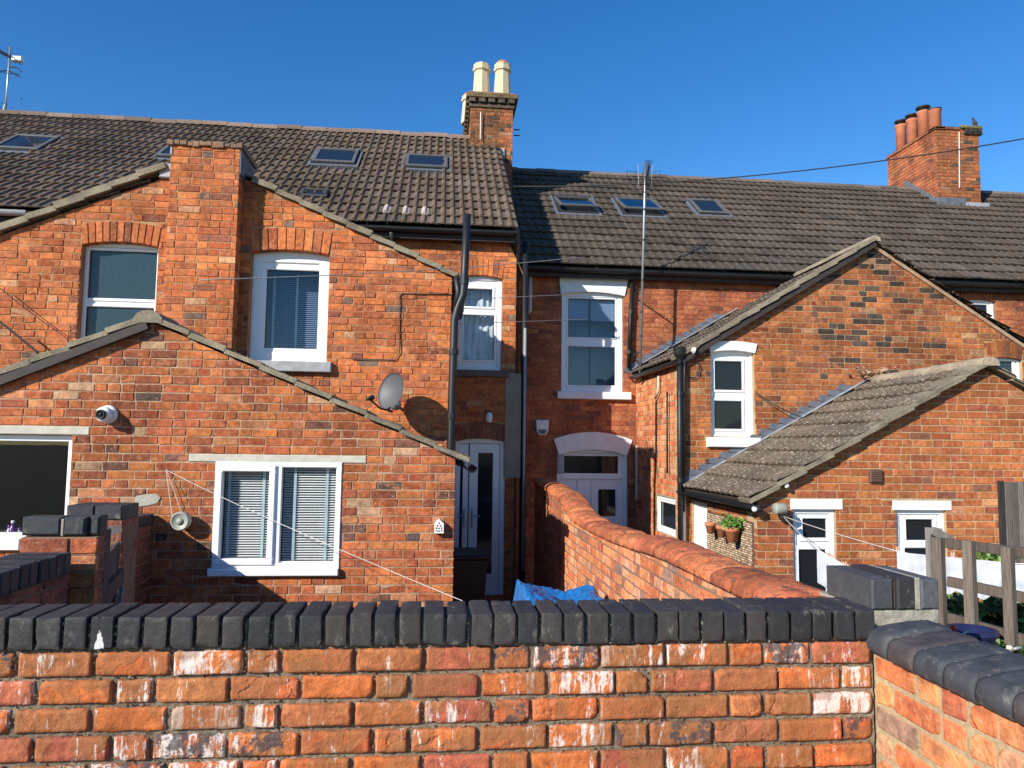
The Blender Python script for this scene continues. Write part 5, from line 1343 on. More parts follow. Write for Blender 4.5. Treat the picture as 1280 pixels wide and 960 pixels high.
# ================================================================== NEAR LEFT: walls, gate, piers
def coping_row(parent, fr, u0, u1, v, pitch, w, h, d0, d1, seed, top_d=None):
    """black bricks on edge along a wall; fr faces the viewer, bricks reach from d0 (back) to d1 (front)"""
    r = random.Random(seed); n = max(1, round((u1-u0)/pitch))
    for i in range(n):
        a = u0+(u1-u0)*i/n; q = r.uniform(.75, 1.25); j = r.uniform(.006, .011)
        g = G(); bar(g, fr, a, v+r.uniform(-.002, .002), a+(u1-u0)/n-j, v+h+r.uniform(-.003, .003), d0+r.uniform(-.003, .003), d1+r.uniform(-.003, .003), .006, (.036*q, .036*q, .042*q, r.random()))
        g.build('coping_brick', M['blue'], parent)
def near_left():
    X0 = -1.63
    t = thing('low_garden_wall', (X0-.1, 3.0, 0), 'near garden wall on the left with black brick-on-edge coping running away from the viewer', 'wall')
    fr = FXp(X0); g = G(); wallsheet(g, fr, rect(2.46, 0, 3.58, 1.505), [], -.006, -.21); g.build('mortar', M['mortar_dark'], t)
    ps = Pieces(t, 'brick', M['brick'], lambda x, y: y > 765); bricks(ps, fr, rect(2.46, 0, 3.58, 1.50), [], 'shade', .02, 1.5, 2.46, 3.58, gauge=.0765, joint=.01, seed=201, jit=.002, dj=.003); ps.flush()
    g = G(); bar(g, fr, 2.46, 1.50, 3.58, 1.590, -.20, -.006, .003); g.build('coping_mortar', M['mortar_fg'], t)
    coping_row(t, fr, 2.46, 3.585, 1.508, .0715, 0, .092, -.215, .008, 5)
    # end wall with two long black bricks
    Yb = 3.66; fb = FY(Yb); xa, xm, xb = at(27, 656, Y=Yb).x, at(77.5, 656, Y=Yb).x, at(107, 656, Y=Yb).x; zt, zb = at(60, 646, Y=Yb).z, at(60, 670.5, Y=Yb).z
    t = thing('gate_pier', (xb-.1, Yb+.1, 0), 'broken brick pier left of the gate topped with two long black bricks', 'pier')
    xe = at(122, 656, Y=Yb).x
    g = G(); bar(g, fb, xa, 0, xe-.004, zb-.004, -.105, -.006, .003); g.build('mortar', M['mortar_dark'], t)
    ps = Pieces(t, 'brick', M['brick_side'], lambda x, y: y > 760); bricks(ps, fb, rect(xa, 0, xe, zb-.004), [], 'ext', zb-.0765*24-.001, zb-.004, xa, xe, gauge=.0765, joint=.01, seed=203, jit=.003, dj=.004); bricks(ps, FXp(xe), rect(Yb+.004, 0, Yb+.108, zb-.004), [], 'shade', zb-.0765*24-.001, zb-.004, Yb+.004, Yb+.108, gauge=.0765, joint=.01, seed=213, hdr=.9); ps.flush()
    r = random.Random(4)
    for a, b in ((xa, xm-.006), (xm+.006, xb-.002), (xb+.008, xe)):
        g = G(); bar(g, fb, a, zb+.003, b, zt+r.uniform(-.004, .004), -.110 if b < xe else -.105, r.uniform(0, .008) if b < xe else -.02, .010, (.038, .042, .044, r.random())); g.build('coping_brick', M['blue'], t)
    g = G(); bar(g, fb, xm-.006, zb, xm+.006, zt-.01, -.1, -.004, .002); g.build('mortar', M['cement'], t)
    # rear pier and wall that runs back to the extension
    Yc = 5.0; fc = FY(Yc); xa, xe = at(84, 640, Y=Yc).x, at(154, 640, Y=Yc).x; zt, zb = at(120, 632, Y=Yc).z, at(120, 650, Y=Yc).z
    t = thing('boundary_wall', (-2.5, 5.9, 0), 'shaded brick boundary wall behind the gate meeting the left extension', 'wall')
    g = G(); bar(g, fc, xa, 0, xe, zb, -.25, -.004, .003); g.build('mortar', M['mortar_dark'], t)
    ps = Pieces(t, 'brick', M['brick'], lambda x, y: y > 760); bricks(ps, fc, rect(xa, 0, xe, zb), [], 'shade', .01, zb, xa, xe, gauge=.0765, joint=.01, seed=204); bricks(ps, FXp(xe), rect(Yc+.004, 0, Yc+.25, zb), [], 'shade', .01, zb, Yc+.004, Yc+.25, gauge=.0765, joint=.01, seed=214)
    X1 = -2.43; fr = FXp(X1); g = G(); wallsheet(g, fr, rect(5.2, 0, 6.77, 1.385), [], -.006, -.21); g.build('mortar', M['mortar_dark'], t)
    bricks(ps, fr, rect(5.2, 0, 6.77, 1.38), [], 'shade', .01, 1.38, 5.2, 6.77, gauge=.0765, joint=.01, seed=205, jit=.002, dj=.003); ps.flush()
    coping_row(t, fr, 5.2, 6.77, 1.388, .0765, 0, .092, -.22, .012, 6)
    coping_row(t, fc, xa, xe, zb+.003, .225, 0, zt-zb, -.26, .01, 7)
    # gate, seen nearly edge-on
    a, b = at(124, 700, Y=4.0), at(150, 700, Y=4.75); d = Vector((b.x-a.x, b.y-a.y, 0)); L = d.length; fg = Fr((a.x, a.y, 0), d)
    t = thing('garden_gate', (a.x, a.y, 0), 'dark weathered plank gate standing open between the left piers', 'gate')
    r = random.Random(9); n = 6
    for i in range(n):
        g = G(); q = r.uniform(.6, 1.3); bar(g, fg, L*i/n+.003, .08, L*(i+1)/n-.003, 1.50+r.uniform(-.01, .01), -.02, 0, .002, (.10*q, .085*q, .07*q, r.random())); g.build('plank', M['woodd'], t)
    for z in (.3, 1.25): g = G(); bar(g, fg, .02, z, L-.02, z+.09, 0, .03, .004, (.09, .075, .06, .3)); g.build('rail', M['woodd'], t)
    p0, p1 = fg.P(.10, .42, .032), fg.P(L-.12, 1.24, .032); g = G(); obox(g, (p0+p1)/2, (p1-p0)/2, fg.N*.010, (p1-p0).cross(fg.N).normalized()*.035, .003, (.22, .2, .18, .4)); g.build('brace', M['woodd'], t)
    t = thing('gate_post', (a.x, a.y-.1, 0), 'dark timber gate post with a metal hinge at its top', 'post')
    g = G(); p = at(121, 700, Y=3.9); box(g, p.x-.035, 3.86, 0, p.x+.035, 3.96, at(121, 662, Y=3.9).z, .006, (.10, .085, .075, .5)); g.build('post', M['woodd'], t)
    q0, q1 = at(120, 668, Y=3.84), at(150, 661, Y=4.6); g = G(); obox(g, (q0+q1)/2, (q1-q0)/2, Vector((.0, .0, .022)), Vector((.004, 0, 0)), .001); hg = g.build('hinge', M['steel'], t)
    g = G()
    for s in (.2, .35, .5): p = q0.lerp(q1, s); lathe(g, p+Vector((.004, 0, 0)), [(.009, 0), (.007, .006), (0.001, .008)], 8, axis=(1, 0, 0))
    g.build('bolt', M['gate'], hg)
near_left()

# ================================================================== THINGS ON THE LEFT WALLS
def left_props():
    Y0 = 6.78
    # dome camera
    p = at(136.5, 518, Y=Y0); t = thing('security_camera', p, 'round white security camera with black lens on the left extension wall', 'security camera')
    ax = Vector((-.05, -1, -.05)).normalized()
    g = G(); lathe(g, p, [(.078, 0), (.080, .02), (.072, .035), (.06, .04)], 28, axis=ax); g.build('mount', M['plastw'], t, True)
    g = G(); lathe(g, p+ax*.03, [(.07*math.sin(math.pi*i/14), .055-.058*math.cos(math.pi*i/14)) for i in range(1, 14)], 24, axis=ax); g.build('dome', M['plastw'], t, True)
    ax2 = Vector((-.10, -1, .02)).normalized()
    g = G(); lathe(g, p+ax*.125, [(.042, 0), (.042, .03), (.034, .036), (.030, .026), (.001, .024)], 24, axis=ax2); g.build('lens_ring', M['black'], t, True)
    g = G(); lathe(g, p+ax*.145, [(.018, 0), (.018, .012), (.012, .016), (.001, .017)], 16, axis=ax2); g.build('lens', M['gdark'], t, True)
    # reel and line
    p = at(232, 650, Y=Y0); t = thing('clothes_line_reel', p, 'round grey-green clothes line reel fixed to the left extension wall', 'line reel')
    g = G(); ax = Vector((-.08, -1, 0)).normalized(); lathe(g, p, [(.05, 0), (.05, .05), (.076, .055), (.08, .07), (.08, .12), (.072, .13), (.066, .128), (.062, .122), (.001, .122)], 28, axis=ax); g.build('drum', M['plastg'], t, True)
    g = G(); q = p+ax*.10; lathe(g, q+Vector((0, 0, 0)), [(.001, .022), (.03, .026), (.03, .03), (.001, .032)], 14, axis=ax); g.build('hub', M['plastg'], t, True)
    h = at(207.5, 587, Y=Y0-.03); e = at(578, 751, Y=2.6)
    t = thing('clothes_line', h, 'thin white clothes line slanting across the wide left window', 'clothes line')
    g = G(); tube(g, sag(h, e, .02, 20), [.0026-.0014*i/20 for i in range(21)], 6); g.build('line', M['wirew'], t, True)
    g = G(); tube(g, [h, p+ax*.1+Vector((-.07, 0, .03))], .003, 5); tube(g, [h+Vector((.004, 0, 0)), p+ax*.1+Vector((.0, 0, .078))], .002, 5); g.build('slack_line', M['wirew'], t)
    g = G(); tube(g, [h+Vector((0, .03, 0)), h+Vector((0, -.01, 0)), h+Vector((0, -.012, .015))], .004, 6); g.build('hook', M['steel'], t)
    # insect house
    p = at(549, 658, Y=Y0); fr = Fr((p.x, Y0, p.z), (1, 0, 0)); t = thing('insect_house', p, 'tiny white gabled insect house at the right end of the left extension', 'insect house')
    g = G(); prism(g, fr, [(-.042, -.055), (.042, -.055), (.042, .03), (0, .072), (-.042, .03)], 0, .07, .003, (1, 1, 1, 0), 0, True); g.build('housing', M['plastw'], t)
    g = G(); r = random.Random(1)
    for (a, b) in [(-.02, -.03), (.0, -.034), (.022, -.028), (-.024, -.008), (-.002, -.01), (.02, -.006), (-.014, .014), (.012, .014), (0, .036)]: lathe(g, fr.P(a, b, .069), [(.008, 0), (.008, .003), (.001, .0032)], 7, axis=fr.N)
    g.build('holes', M['brownv'], t)
    # bottles in the kitchen window
    for px, c, nm, h_ in ((15, 'purple', 'purple bottle standing inside the far left window', .13), (11, 'plastw', 'white bottle beside the purple one in the far left window', .09), (24, 'plastw', 'small white pot at the right of the window bottles', .07)):
        p = at(px, 671, Y=Y0+.16); p.z = at(10, 674, Y=Y0+.1).z; t = thing('bottle', p, nm, 'bottle')
        g = G(); lathe(g, p, [(.028, 0), (.030, .01), (.030, h_*.6), (.014, h_*.78), (.012, h_)], 14); g.build('bottle_body', M[c], t, True)
        g = G(); lathe(g, p+Vector((0, 0, h_)), [(.015, 0), (.015, .022), (.002, .024)], 10); g.build('cap', M['plastw' if c == 'purple' else 'purple'], t, True)
    # satellite dish
    c = at(488, 489, Y=7.80); t = thing('satellite_dish', c, 'grey satellite dish on the orange brick wall of the left wing', 'satellite dish')
    n = Vector((-.70, -.72, .22)).normalized(); s = n.cross(Vector((0, 0, 1))).normalized(); u = s.cross(n)
    g = G(); R_, C_ = 8, 28; vs = []; fs = []
    for side in (0, 1):
        b0 = len(vs)
        for i in range(R_+1):
            for k in range(C_):
                a = 2*math.pi*k/C_; q = i/R_; x, y = .185*q*math.cos(a), .205*q*math.sin(a)
                vs.append(c+s*x+u*y+n*(.055*(q*q-1)-.004*side))
        for i in range(R_):
            for k in range(C_):
                k2 = (k+1) % C_; f = (b0+i*C_+k, b0+i*C_+k2, b0+(i+1)*C_+k2, b0+(i+1)*C_+k); fs.append(f if side else f[::-1])
    m_ = (R_+1)*C_
    for k in range(C_): k2 = (k+1) % C_; fs.append((R_*C_+k, R_*C_+k2, m_+R_*C_+k2, m_+R_*C_+k))
    g.add(vs, fs); g.build('reflector', M['dish'], t, True)
    lnb = c-u*.14+n*.24; g = G(); tube(g, [c-u*.2-n*.01, c-u*.21+n*.08, lnb-u*.02], .010, 8); tube(g, [c-u*.2-n*.01, c-u*.2-n*.08], .012, 8); g.build('feed_arm', M['gate'], t)
    g = G(); ax = (c-lnb).normalized(); lathe(g, lnb-ax*.05, [(.018, 0), (.020, .05), (.028, .07), (.026, .085), (.001, .087)], 14, axis=ax); g.build('receiver', M['gate'], t, True)
    wallp = Vector((c.x+.03, 8.15, c.z-.12)); g = G(); tube(g, [wallp, wallp+Vector((0, -.16, 0)), c-n*.07-u*.03], .017, 8); lathe(g, wallp, [(.06, -.01), (.06, .008), (.001, .01)], 12, axis=(0, -1, 0)); g.build('wall_mount', M['steel'], t, True)
    # lamp by the alley
    p = at(611, 519, Y=10.3); t = thing('wall_lamp', p, 'small pale wall lamp above the shaded double door', 'lamp')
    g = G(); lathe(g, p+Vector((0, 0, .02)), [(.045, 0), (.045, .03), (.02, .05)], 14, axis=(0, -1, 0)); g.build('lamp_base', M['gate'], t, True)
    g = G(); lathe(g, p+Vector((0, -.06, -.11)), [(.02, 0), (.045, .02), (.05, .09), (.035, .14), (.01, .15)], 14); g.build('lamp_shade', M['lamp'], t, True)
    # alarm box
    q = PR('Y', 11.55, 669, 525, 685.5, 544); fr = FY(11.55); um = (q[0]+q[2])/2
    t = thing('alarm_box', (um, 11.5, q[1]), 'white burglar alarm box on the shaded wall beside the arched back door', 'alarm box')
    g = G(); prism(g, fr, [(um-.055, q[1]), (um+.055, q[1]), (q[2]-.01, q[1]+.07), (q[2], q[3]), (q[0], q[3]), (q[0]+.01, q[1]+.07)], 0, .07, .012, (1, 1, 1, 0), 0, True); b = g.build('case', M['plastw'], t)
    g = G(); prism(g, fr, [(um-.04, q[1]+.02), (um+.04, q[1]+.02), (q[2]-.035, q[1]+.09), (q[0]+.035, q[1]+.09)], .069, .074, .002); g.build('lens', M['lead'], t)
    # bin
    p = at(584, 740, Y=8.7); t = thing('wheelie_bin', (p.x, 8.8, 0), 'black wheelie bin in the dark passage before the double door', 'bin')
    zt = at(584, 700, Y=8.6).z; g = G(); 
    vs = [(p.x-.17, 8.62, 0.05), (p.x+.17, 8.62, .05), (p.x+.17, 9.1, .05), (p.x-.17, 9.1, .05), (p.x-.22, 8.55, zt), (p.x+.22, 8.55, zt), (p.x+.22, 9.15, zt), (p.x-.22, 9.15, zt)]
    g.add(vs, [(0, 1, 5, 4), (1, 2, 6, 5), (2, 3, 7, 6), (3, 0, 4, 7), (3, 2, 1, 0), (4, 5, 6, 7)]); g.build('bin_body', M['black'], t)
    g = G(); box(g, p.x-.24, 8.52, zt+.004, p.x+.24, 9.2, zt+.06, .02); g.build('lid', M['black'], t)
    for s_ in (-1, 1): g = G(); lathe(g, (p.x+s_*.2, 9.15, .1), [(.1, -.02), (.1, .02), (.001, .022)], 14, axis=(1, 0, 0)); g.build('wheel', M['black'], t)
    # tarpaulin
    t = thing('tarpaulin', (.95, 5.4, 0), 'bright blue crumpled tarpaulin just behind the black coping', 'tarpaulin')
    g = G(); nx, ny = 60, 40; vs = []; r = random.Random(3)
    tab = [(.54, .55), (.625, 1.085), (.70, 1.055), (.80, 1.01), (.90, .985), (1.02, .98), (1.10, 1.01), (1.20, 1.0), (1.31, .9)]
    A = at(652, 748, Y=5.2).x-.02
    for j in range(ny+1):
        for i in range(nx+1):
            x = .50+.82*i/nx; y = 4.95+.95*j/ny; e = min(1, j/6)*min(1, (ny-j)/6)
            z = interp(tab, x)*(.55+.45*e**.6)
            f = noise.noise(Vector((x*7, y*6, 1)))*.045+abs(noise.noise(Vector((x*16+3, y*13, 4))))*.035+noise.noise(Vector((x*38, y*34, 4)))*.010
            vs.append((x+f*.2, y-(1-e)*.05+f*.6, z+f*.8))
    g.add(vs, [(j*(nx+1)+i, j*(nx+1)+i+1, (j+1)*(nx+1)+i+1, (j+1)*(nx+1)+i) for j in range(ny) for i in range(nx)]); g.build('sheet', M['tarp'], t)
left_props()

# ================================================================== AERIALS, WIRES, BIRD, TREE
def sky_things():
    Y0 = 10.95
    b, tp = at(800, 470, Y=Y0), at(807, 203, Y=Y0)
    t = thing('aerial_mast', b, 'tall grey aerial mast standing before the middle roof with a comb-like aerial on top', 'aerial')
    g = G(); tube(g, [b, at(806, 240, Y=Y0), tp], .019, 10); g.build('mast', M['steel'], t, True)
    for y in (455, 420, 390, 350, 300, 262): 
        p = at(800+(470-y)*.0255, y, Y=Y0); g = G(); lathe(g, p-Vector((0, 0, .015)), [(.026, 0), (.026, .03)], 8); g.build('mast_clip', M['gate'], t)
    for y in (440, 360): p = at(800+(470-y)*.0255, y, Y=Y0); g = G(); tube(g, [p, (p.x, 11.55, p.z)], .012, 6); g.build('bracket', M['gate'], t)
    # aerial: boom pointing away to the left-front, crossed directors, mesh reflector
    c = at(806.5, 231, Y=Y0); d = Vector((-.19, -.98, .02)).normalized(); s = Vector((1, -.1, 0)).normalized(); g = G(); tube(g, [c-d*.35, c+d*.75], .010, 6); tube(g, [c, tp], .012, 6); g.build('boom', M['gate'], t)
    g = G()
    for i in range(12):
        p = c+d*(-.2+.075*i); 
        for k in (-1, 1): tube(g, [p+Vector((0, 0, -.12*k))-s*.06, p+Vector((0, 0, -.12*k))+s*.06], .006, 5); 
        tube(g, [p+Vector((0, 0, -.12)), p+Vector((0, 0, .12))], .003, 5)
    g.build('directors', M['gate'], t)
    for k in (-1, 1):
        g = G()
        for j in range(5): z = -.0+.08*j; tube(g, [c-d*.3+s*(.10*k)+Vector((0, 0, z)), c-d*.25+s*(.27*k)+Vector((0, 0, z))], .0035, 5)
        for j in range(2): x = .13+.13*j; tube(g, [c-d*.3+s*(x*k)+Vector((0, 0, -.02)), c-d*.3+s*(x*k)+Vector((0, 0, .34))], .0035, 5)
        g.build('reflector', M['gate'], t)
        g = G(); p = c+s*.10*k; tube(g, [p+Vector((0, 0, -.02)), p+Vector((0.01*k, 0, .33))], .0035, 6); g.build('side_rod', M['pipeg'], t)
    # aerial at the far left
    Y1 = 14.3; b, tp = at(6, 150, Y=Y1), at(13, 59, Y=Y1); t = thing('roof_aerial', b, 'thin roof aerial with a white box at the top left above the ridge', 'aerial')
    g = G(); tube(g, [b, tp], .018, 8); g.build('mast', M['steel'], t, True)
    g = G(); q = at(12, 70, Y=Y1); tube(g, [at(-14, 57, Y=Y1), at(22, 76, Y=Y1)], .013, 6)
    for i in range(9): p = at(-14, 57, Y=Y1).lerp(at(22, 76, Y=Y1), i/8.5); tube(g, [p-Vector((0, .2, .0)), p+Vector((0, .2, 0))], .006, 5); tube(g, [p-Vector((0, 0, .09)), p+Vector((0, 0, .09))], .005, 5)
    g.build('upper_boom', M['gate'], t)
    g = G(); p = at(22, 75, Y=Y1-.05); box(g, p.x-.09, Y1-.1, p.z-.03, p.x+.09, Y1, p.z+.06, .01); g.build('amplifier_box', M['plastw'], t)
    g = G(); tube(g, [at(-10, 90, Y=Y1), at(10, 88, Y=Y1), at(25, 96, Y=Y1)], .012, 6); tube(g, [at(12, 84, Y=Y1), at(20, 84, Y=Y1), at(28, 90, Y=Y1)], .009, 6)
    for i in range(4): p = at(-8+9*i, 90+i*.8, Y=Y1); tube(g, [p-Vector((0, .12, .05)), p+Vector((0, .12, .05))], .005, 5)
    g.build('lower_boom', M['gate'], t)
    # wires
    def wire(nm, a, b, s, r, m='wire', lab='', cat='cable'):
        t = thing(nm, a, lab, cat); g = G(); tube(g, sag(a, b, s, 30), r, 5); g.build('line', M[m], t, True)
    wire('overhead_cable', at(1320, 166, Y=9.0), at(640, 233, Y=12.0), .20, .010, 'wire', 'black overhead cable crossing the sky from the right edge to the ridge')
    wire('telephone_wire', at(250, 350, Y=6.2), at(730, 321, Y=9.6), .04, .0045, 'wireg', 'pale thin wire crossing the left wing above its blind window')
    wire('telephone_wire', at(570, 375, Y=8.3), at(735, 367, Y=10.8), .0, .005, 'wireg', 'middle thin wire crossing the sash window between the houses')
    wire('telephone_wire', at(570, 405, Y=8.3), at(735, 399, Y=10.8), .0, .004, 'wireg', 'lowest thin wire between the houses at lower sash height')
    wire('wall_line', at(-5, 356, Y=8.05), at(95, 430, Y=8.05), .02, .005, 'wire', 'thin dark line added for a shadow slanting down the orange wall at the far left')  # added thin line standing in for a shadow on the wall
    wire('wall_line', at(-5, 398, Y=7.9), at(48, 441, Y=7.9), .0, .012, 'wire', 'thicker dark stay rod at the far left above the extension roof')
    wire('wall_line', at(944, 490, Y=9.28), at(1003, 522, Y=9.2), .03, .006, 'wire', 'short dark wire drooping right of the narrow white window')
    # bird
    p = at(1219, 160, Y=14.7); t = thing('bird', p, 'small dark bird perched on the right chimney corner', 'bird')
    g = G(); prof = [(.002, -.16), (.012, -.12), (.035, -.06), (.048, 0), (.040, .05), (.024, .08), (.028, .105), (.022, .125), (.006, .135), (.002, .16)]
    ax = Vector((-.45, -.1, .85)).normalized(); lathe(g, p+Vector((0, 0, .10)), prof, 12, axis=ax); g.build('body', M['bird'], t, True)
    g = G(); tube(g, [p+Vector((.0, 0, .06)), p-Vector((0, 0, .01))], .004, 5); tube(g, [p+Vector((.02, .01, .06)), p+Vector((.02, .01, -.01))], .004, 5); g.build('leg', M['gate'], t)
    # tree behind the ridge, far left
    c = at(-8, 150, Y=17.5); t = thing('tree', (c.x, 17.5, 0), 'dark purple-leaved tree top just showing behind the left ridge', 'tree')
    g = G(); tube(g, [(c.x, 17.5, 0), (c.x+.1, 17.5, c.z-1), (c.x+.2, 17.5, c.z)], [.16, .10, .04], 8)
    for k in range(7): a = k*.9; tube(g, [(c.x+.1, 17.5, c.z-1+.1*k), (c.x+.1+math.cos(a)*.6, 17.5+math.sin(a)*.6, c.z-.3+.08*k)], [.04, .01], 5)
    g.build('trunk', M['woodd'], t)
    leaves(t, lambda r: (c.x+r.gauss(0, .42), 17.5+r.gauss(0, .5), c.z-.35+r.gauss(0, .30)), 1500, .06, [(.05, .03, .05), (.04, .035, .03), (.08, .04, .06)], 'crown', 3)
def leaves(parent, fn, n, size, cols, name, seed, droop=.3):
    r = random.Random(seed); g = G()
    for _ in range(n):
        p = Vector(fn(r)); a = Vector((r.gauss(0, 1), r.gauss(0, 1), r.gauss(0, .6)-droop)).normalized(); b = a.cross(Vector((r.gauss(0, 1), r.gauss(0, 1), 1))).normalized(); nn = a.cross(b)
        L = size*r.uniform(.6, 1.3); W = L*.30; q = r.uniform(.6, 1.5); c = r.choice(cols)
        g.add([p, p+a*L*.45+b*W+nn*W*.25, p+a*L-nn*L*.12, p+a*L*.45-b*W+nn*W*.25, p+a*L*.5-nn*.0], [(0, 1, 4), (1, 2, 4), (2, 3, 4), (3, 0, 4)], (c[0]*q, c[1]*q, c[2]*q, r.random()))
    return g.build(name, M['leaf'], parent, kind='stuff')
sky_things()

# ================================================================== RIGHT: pots, washing, trellis, fence, plants
def right_props():
    X0 = 3.23
    # pots hung on the flank screen
    for i, (px, py, rr, lab) in enumerate(((888, 660, .060, 'terracotta pot hung leftmost of three on the speckled screen'), (902, 664, .062, 'terracotta pot hung in the middle of three on the speckled screen'), (915, 668, .080, 'larger terracotta pot holding a green plant on the speckled screen'))):
        p = at(px, py, X=X0-.12); t = thing('plant_pot', p, lab, 'plant pot', 'terracotta pots on the screen')
        h = rr*2.0; g = G(); lathe(g, p-Vector((0, 0, h*.5)), [(rr*.62, 0), (rr*.88, h*.68), (rr*1.02, h*.70), (rr*1.05, h), (rr*.93, h), (rr*.85, h*.75), (.01, h*.74)], 20); g.build('pot_body', M['pot'], t, True)
        g = G(); tube(g, [p+Vector((.0, 0, h*.1)), (X0, p.y, p.z+h*.15)], .006, 5); g.build('hanger', M['gate'], t)
        if i == 2:
            t2 = thing('potted_plant', p+Vector((0, 0, h*.4)), 'bushy bright green plant growing in the largest hung pot', 'plant')
            g = G()
            for k in range(7): a = k*.9; tube(g, [p+Vector((0, 0, h*.3)), p+Vector((math.cos(a)*.05, math.sin(a)*.05, h*.5+.05))], .003, 4)
            g.build('stems', M['leaf'], t2)
            leaves(t2, lambda r: (p.x+r.gauss(0, .045), p.y+r.gauss(0, .055), p.z+h*.5+abs(r.gauss(0, .045))), 420, .045, [(.10, .22, .03), (.07, .16, .02), (.16, .28, .06)], 'foliage', 5)
    # security lamps
    p = at(938, 634, Y=7.32); t = thing('security_light', p, 'small black and white security light at the corner of the right extension', 'lamp')
    g = G(); box(g, p.x-.02, 7.18, p.z-.03, p.x+.05, 7.32, p.z+.03, .008); g.build('bracket', M['gate'], t)
    g = G(); lathe(g, p+Vector((-.01, -.12, -.02)), [(.001, -.012), (.022, -.006), (.028, .012), (.025, .03), (.008, .036)], 14, axis=(-.2, -.5, .6)); g.build('lens', M['plastw'], t, True)
    p = at(980, 606, Y=7.32); t = thing('wall_sensor', p, 'tiny round white sensor under the verge of the right extension', 'sensor')
    g = G(); lathe(g, p, [(.014, 0), (.014, .05), (.026, .06), (.022, .09), (.001, .095)], 12, axis=(-.1, -1, -.1)); g.build('sensor_head', M['plastw'], t, True)
    # reel
    p = at(977, 636, Y=7.18); t = thing('clothes_line_reel', p, 'cream clothes line reel jutting from the right extension wall', 'line reel')
    g = G(); lathe(g, p-Vector((.075, 0, 0)), [(.001, 0), (.052, .002), (.056, .010), (.056, .105), (.050, .118), (.001, .12)], 22, axis=(1, .12, 0)); g.build('drum', M['plastg'], t, True)
    g = G(); tube(g, [p+Vector((0.02, 0, -.05)), p+Vector((0.02, .14, -.05))], .012, 6); box(g, p.x-.03, p.y-.06, p.z-.09, p.x+.05, p.y-.02, p.z-.06, .005); g.build('bracket', M['gate'], t)
    A0 = p+Vector((.0, -.03, -.07)); A1 = at(1125, 690, Y=5.0); A2 = at(1290, 705, Y=4.5)
    B1 = at(1021, 686, Y=5.2); B2 = at(1110, 738, Y=4.9)
    t = thing('clothes_line', A0, 'white clothes line carrying the long sheet on the right', 'clothes line'); g = G(); tube(g, sag(A0, A1, .01)[:-1]+sag(A1, A2, .02), .004, 5); g.build('line', M['wirew'], t, True)
    t = thing('clothes_line', A0, 'second clothes line dropping steeply to the near white sheet', 'clothes line'); g = G(); tube(g, sag(A0, B1, .01)[:-1]+sag(B1, B2, .0), .004, 5); g.build('line', M['wirew'], t, True)
    def sheet(P, Q, hf, lab, n=60, m_=26, seed=1, sg=.0, wav=1):
        t = thing('bed_sheet', P, lab, 'sheet'); P = Vector(P); Q = Vector(Q); d = (Q-P).normalized(); w = d.cross(Vector((0, 0, 1))).normalized(); g = G(); vs = []
        for j in range(m_+1):
            for i in range(n+1):
                s = i/n; q = j/m_; top = P.lerp(Q, s)-Vector((0, 0, sg*4*s*(1-s))); z = hf(s)*q
                f = (math.sin(s*17*wav+seed+q*1.6)*.020+math.sin(s*41*wav+seed*2-q*2)*.008+noise.noise(Vector((s*6, q*3, seed)))*.03)*(.2+q)*min(1, .2+s*3)
                vs.append(top+w*f-Vector((0, 0, z)))
        g.add(vs, [(j*(n+1)+i, j*(n+1)+i+1, (j+1)*(n+1)+i+1, (j+1)*(n+1)+i) for j in range(m_) for i in range(n)]); return t, g.build('cloth', M['sheet'], t, True)
    sheet(B1, B2, lambda s: .24+.03*s, 'smaller white sheet pegged in front of the narrow window of the right extension', seed=2)
    P, Q = at(1121, 690, Y=5.0), at(1290, 706, Y=4.5)
    sheet(P, Q, lambda s: .16+.085*math.sin(min(1, s*1.25)*2.2)+.012*math.sin(s*23)+.01*math.sin(s*51), 'long white patterned sheet hanging behind the wooden trellis', seed=5, n=110, wav=1.6)
    for k, (px, py, yy) in enumerate(((1037, 697, 5.6), (1040, 699, 5.55), (1056, 708, 5.3), (1061, 711, 5.2), (1191, 697, 4.9), (1122, 689, 5.4))):
        p = at(px, py, Y=yy); t = thing('clothes_peg', p, ['pale peg gripping the left end of the smaller sheet', 'pink peg beside the first peg of the smaller sheet', 'wooden peg midway along the smaller sheet', 'wooden peg nearest the pier on the smaller sheet', 'white peg on the long sheet near the trellis post', 'peg at the left end of the long sheet'][k], 'peg', 'pegs on the washing')
        for s_ in (-1, 1): g = G(); obox(g, p+Vector((0.004*s_, 0, .0)), Vector((.004, 0, 0)), Vector((s_*.006, 0, .035)), Vector((0, .006, 0)), .001); g.build('peg_half', M['peg'], t)
    # trellis
    Zt = at(1177, 679, Y=3.2).z; E = at(1275, 691, Z=Zt); S0 = at(1177, 679, Y=3.2); d = Vector((E.x-S0.x, E.y-S0.y, 0)).normalized(); ft = Fr((S0.x, S0.y, 0), d)
    t = thing('trellis_fence', S0, 'weathered grey wooden trellis of posts and rails at the right edge', 'trellis')
    r = random.Random(31)
    def along(px, py): 
        dd = ray(px, py); k = (ft.O-CAM).dot(ft.N)/dd.dot(ft.N); return uv(ft, CAM+dd*k)
    def wcol(): q = r.uniform(.75, 1.25); return (.18*q, .145*q, .112*q, r.random())
    for x0, x1, y0, y1, c in ((1169.5, 1183, 672, 784, wcol()), (1209, 1221.5, 676, 790, wcol()), (1257.5, 1270, 684, 805, wcol()), (1316, 1330, 690, 820, wcol())):
        xm = (x0+x1)/2; a = along(x0, 730)[0]; b = along(x1, 730)[0]
        g = G(); bar(g, ft, a, along(xm, y1)[1], b, along(xm, y0)[1], 0, .035, .004, c); g.build('upright', M['wood'], t)
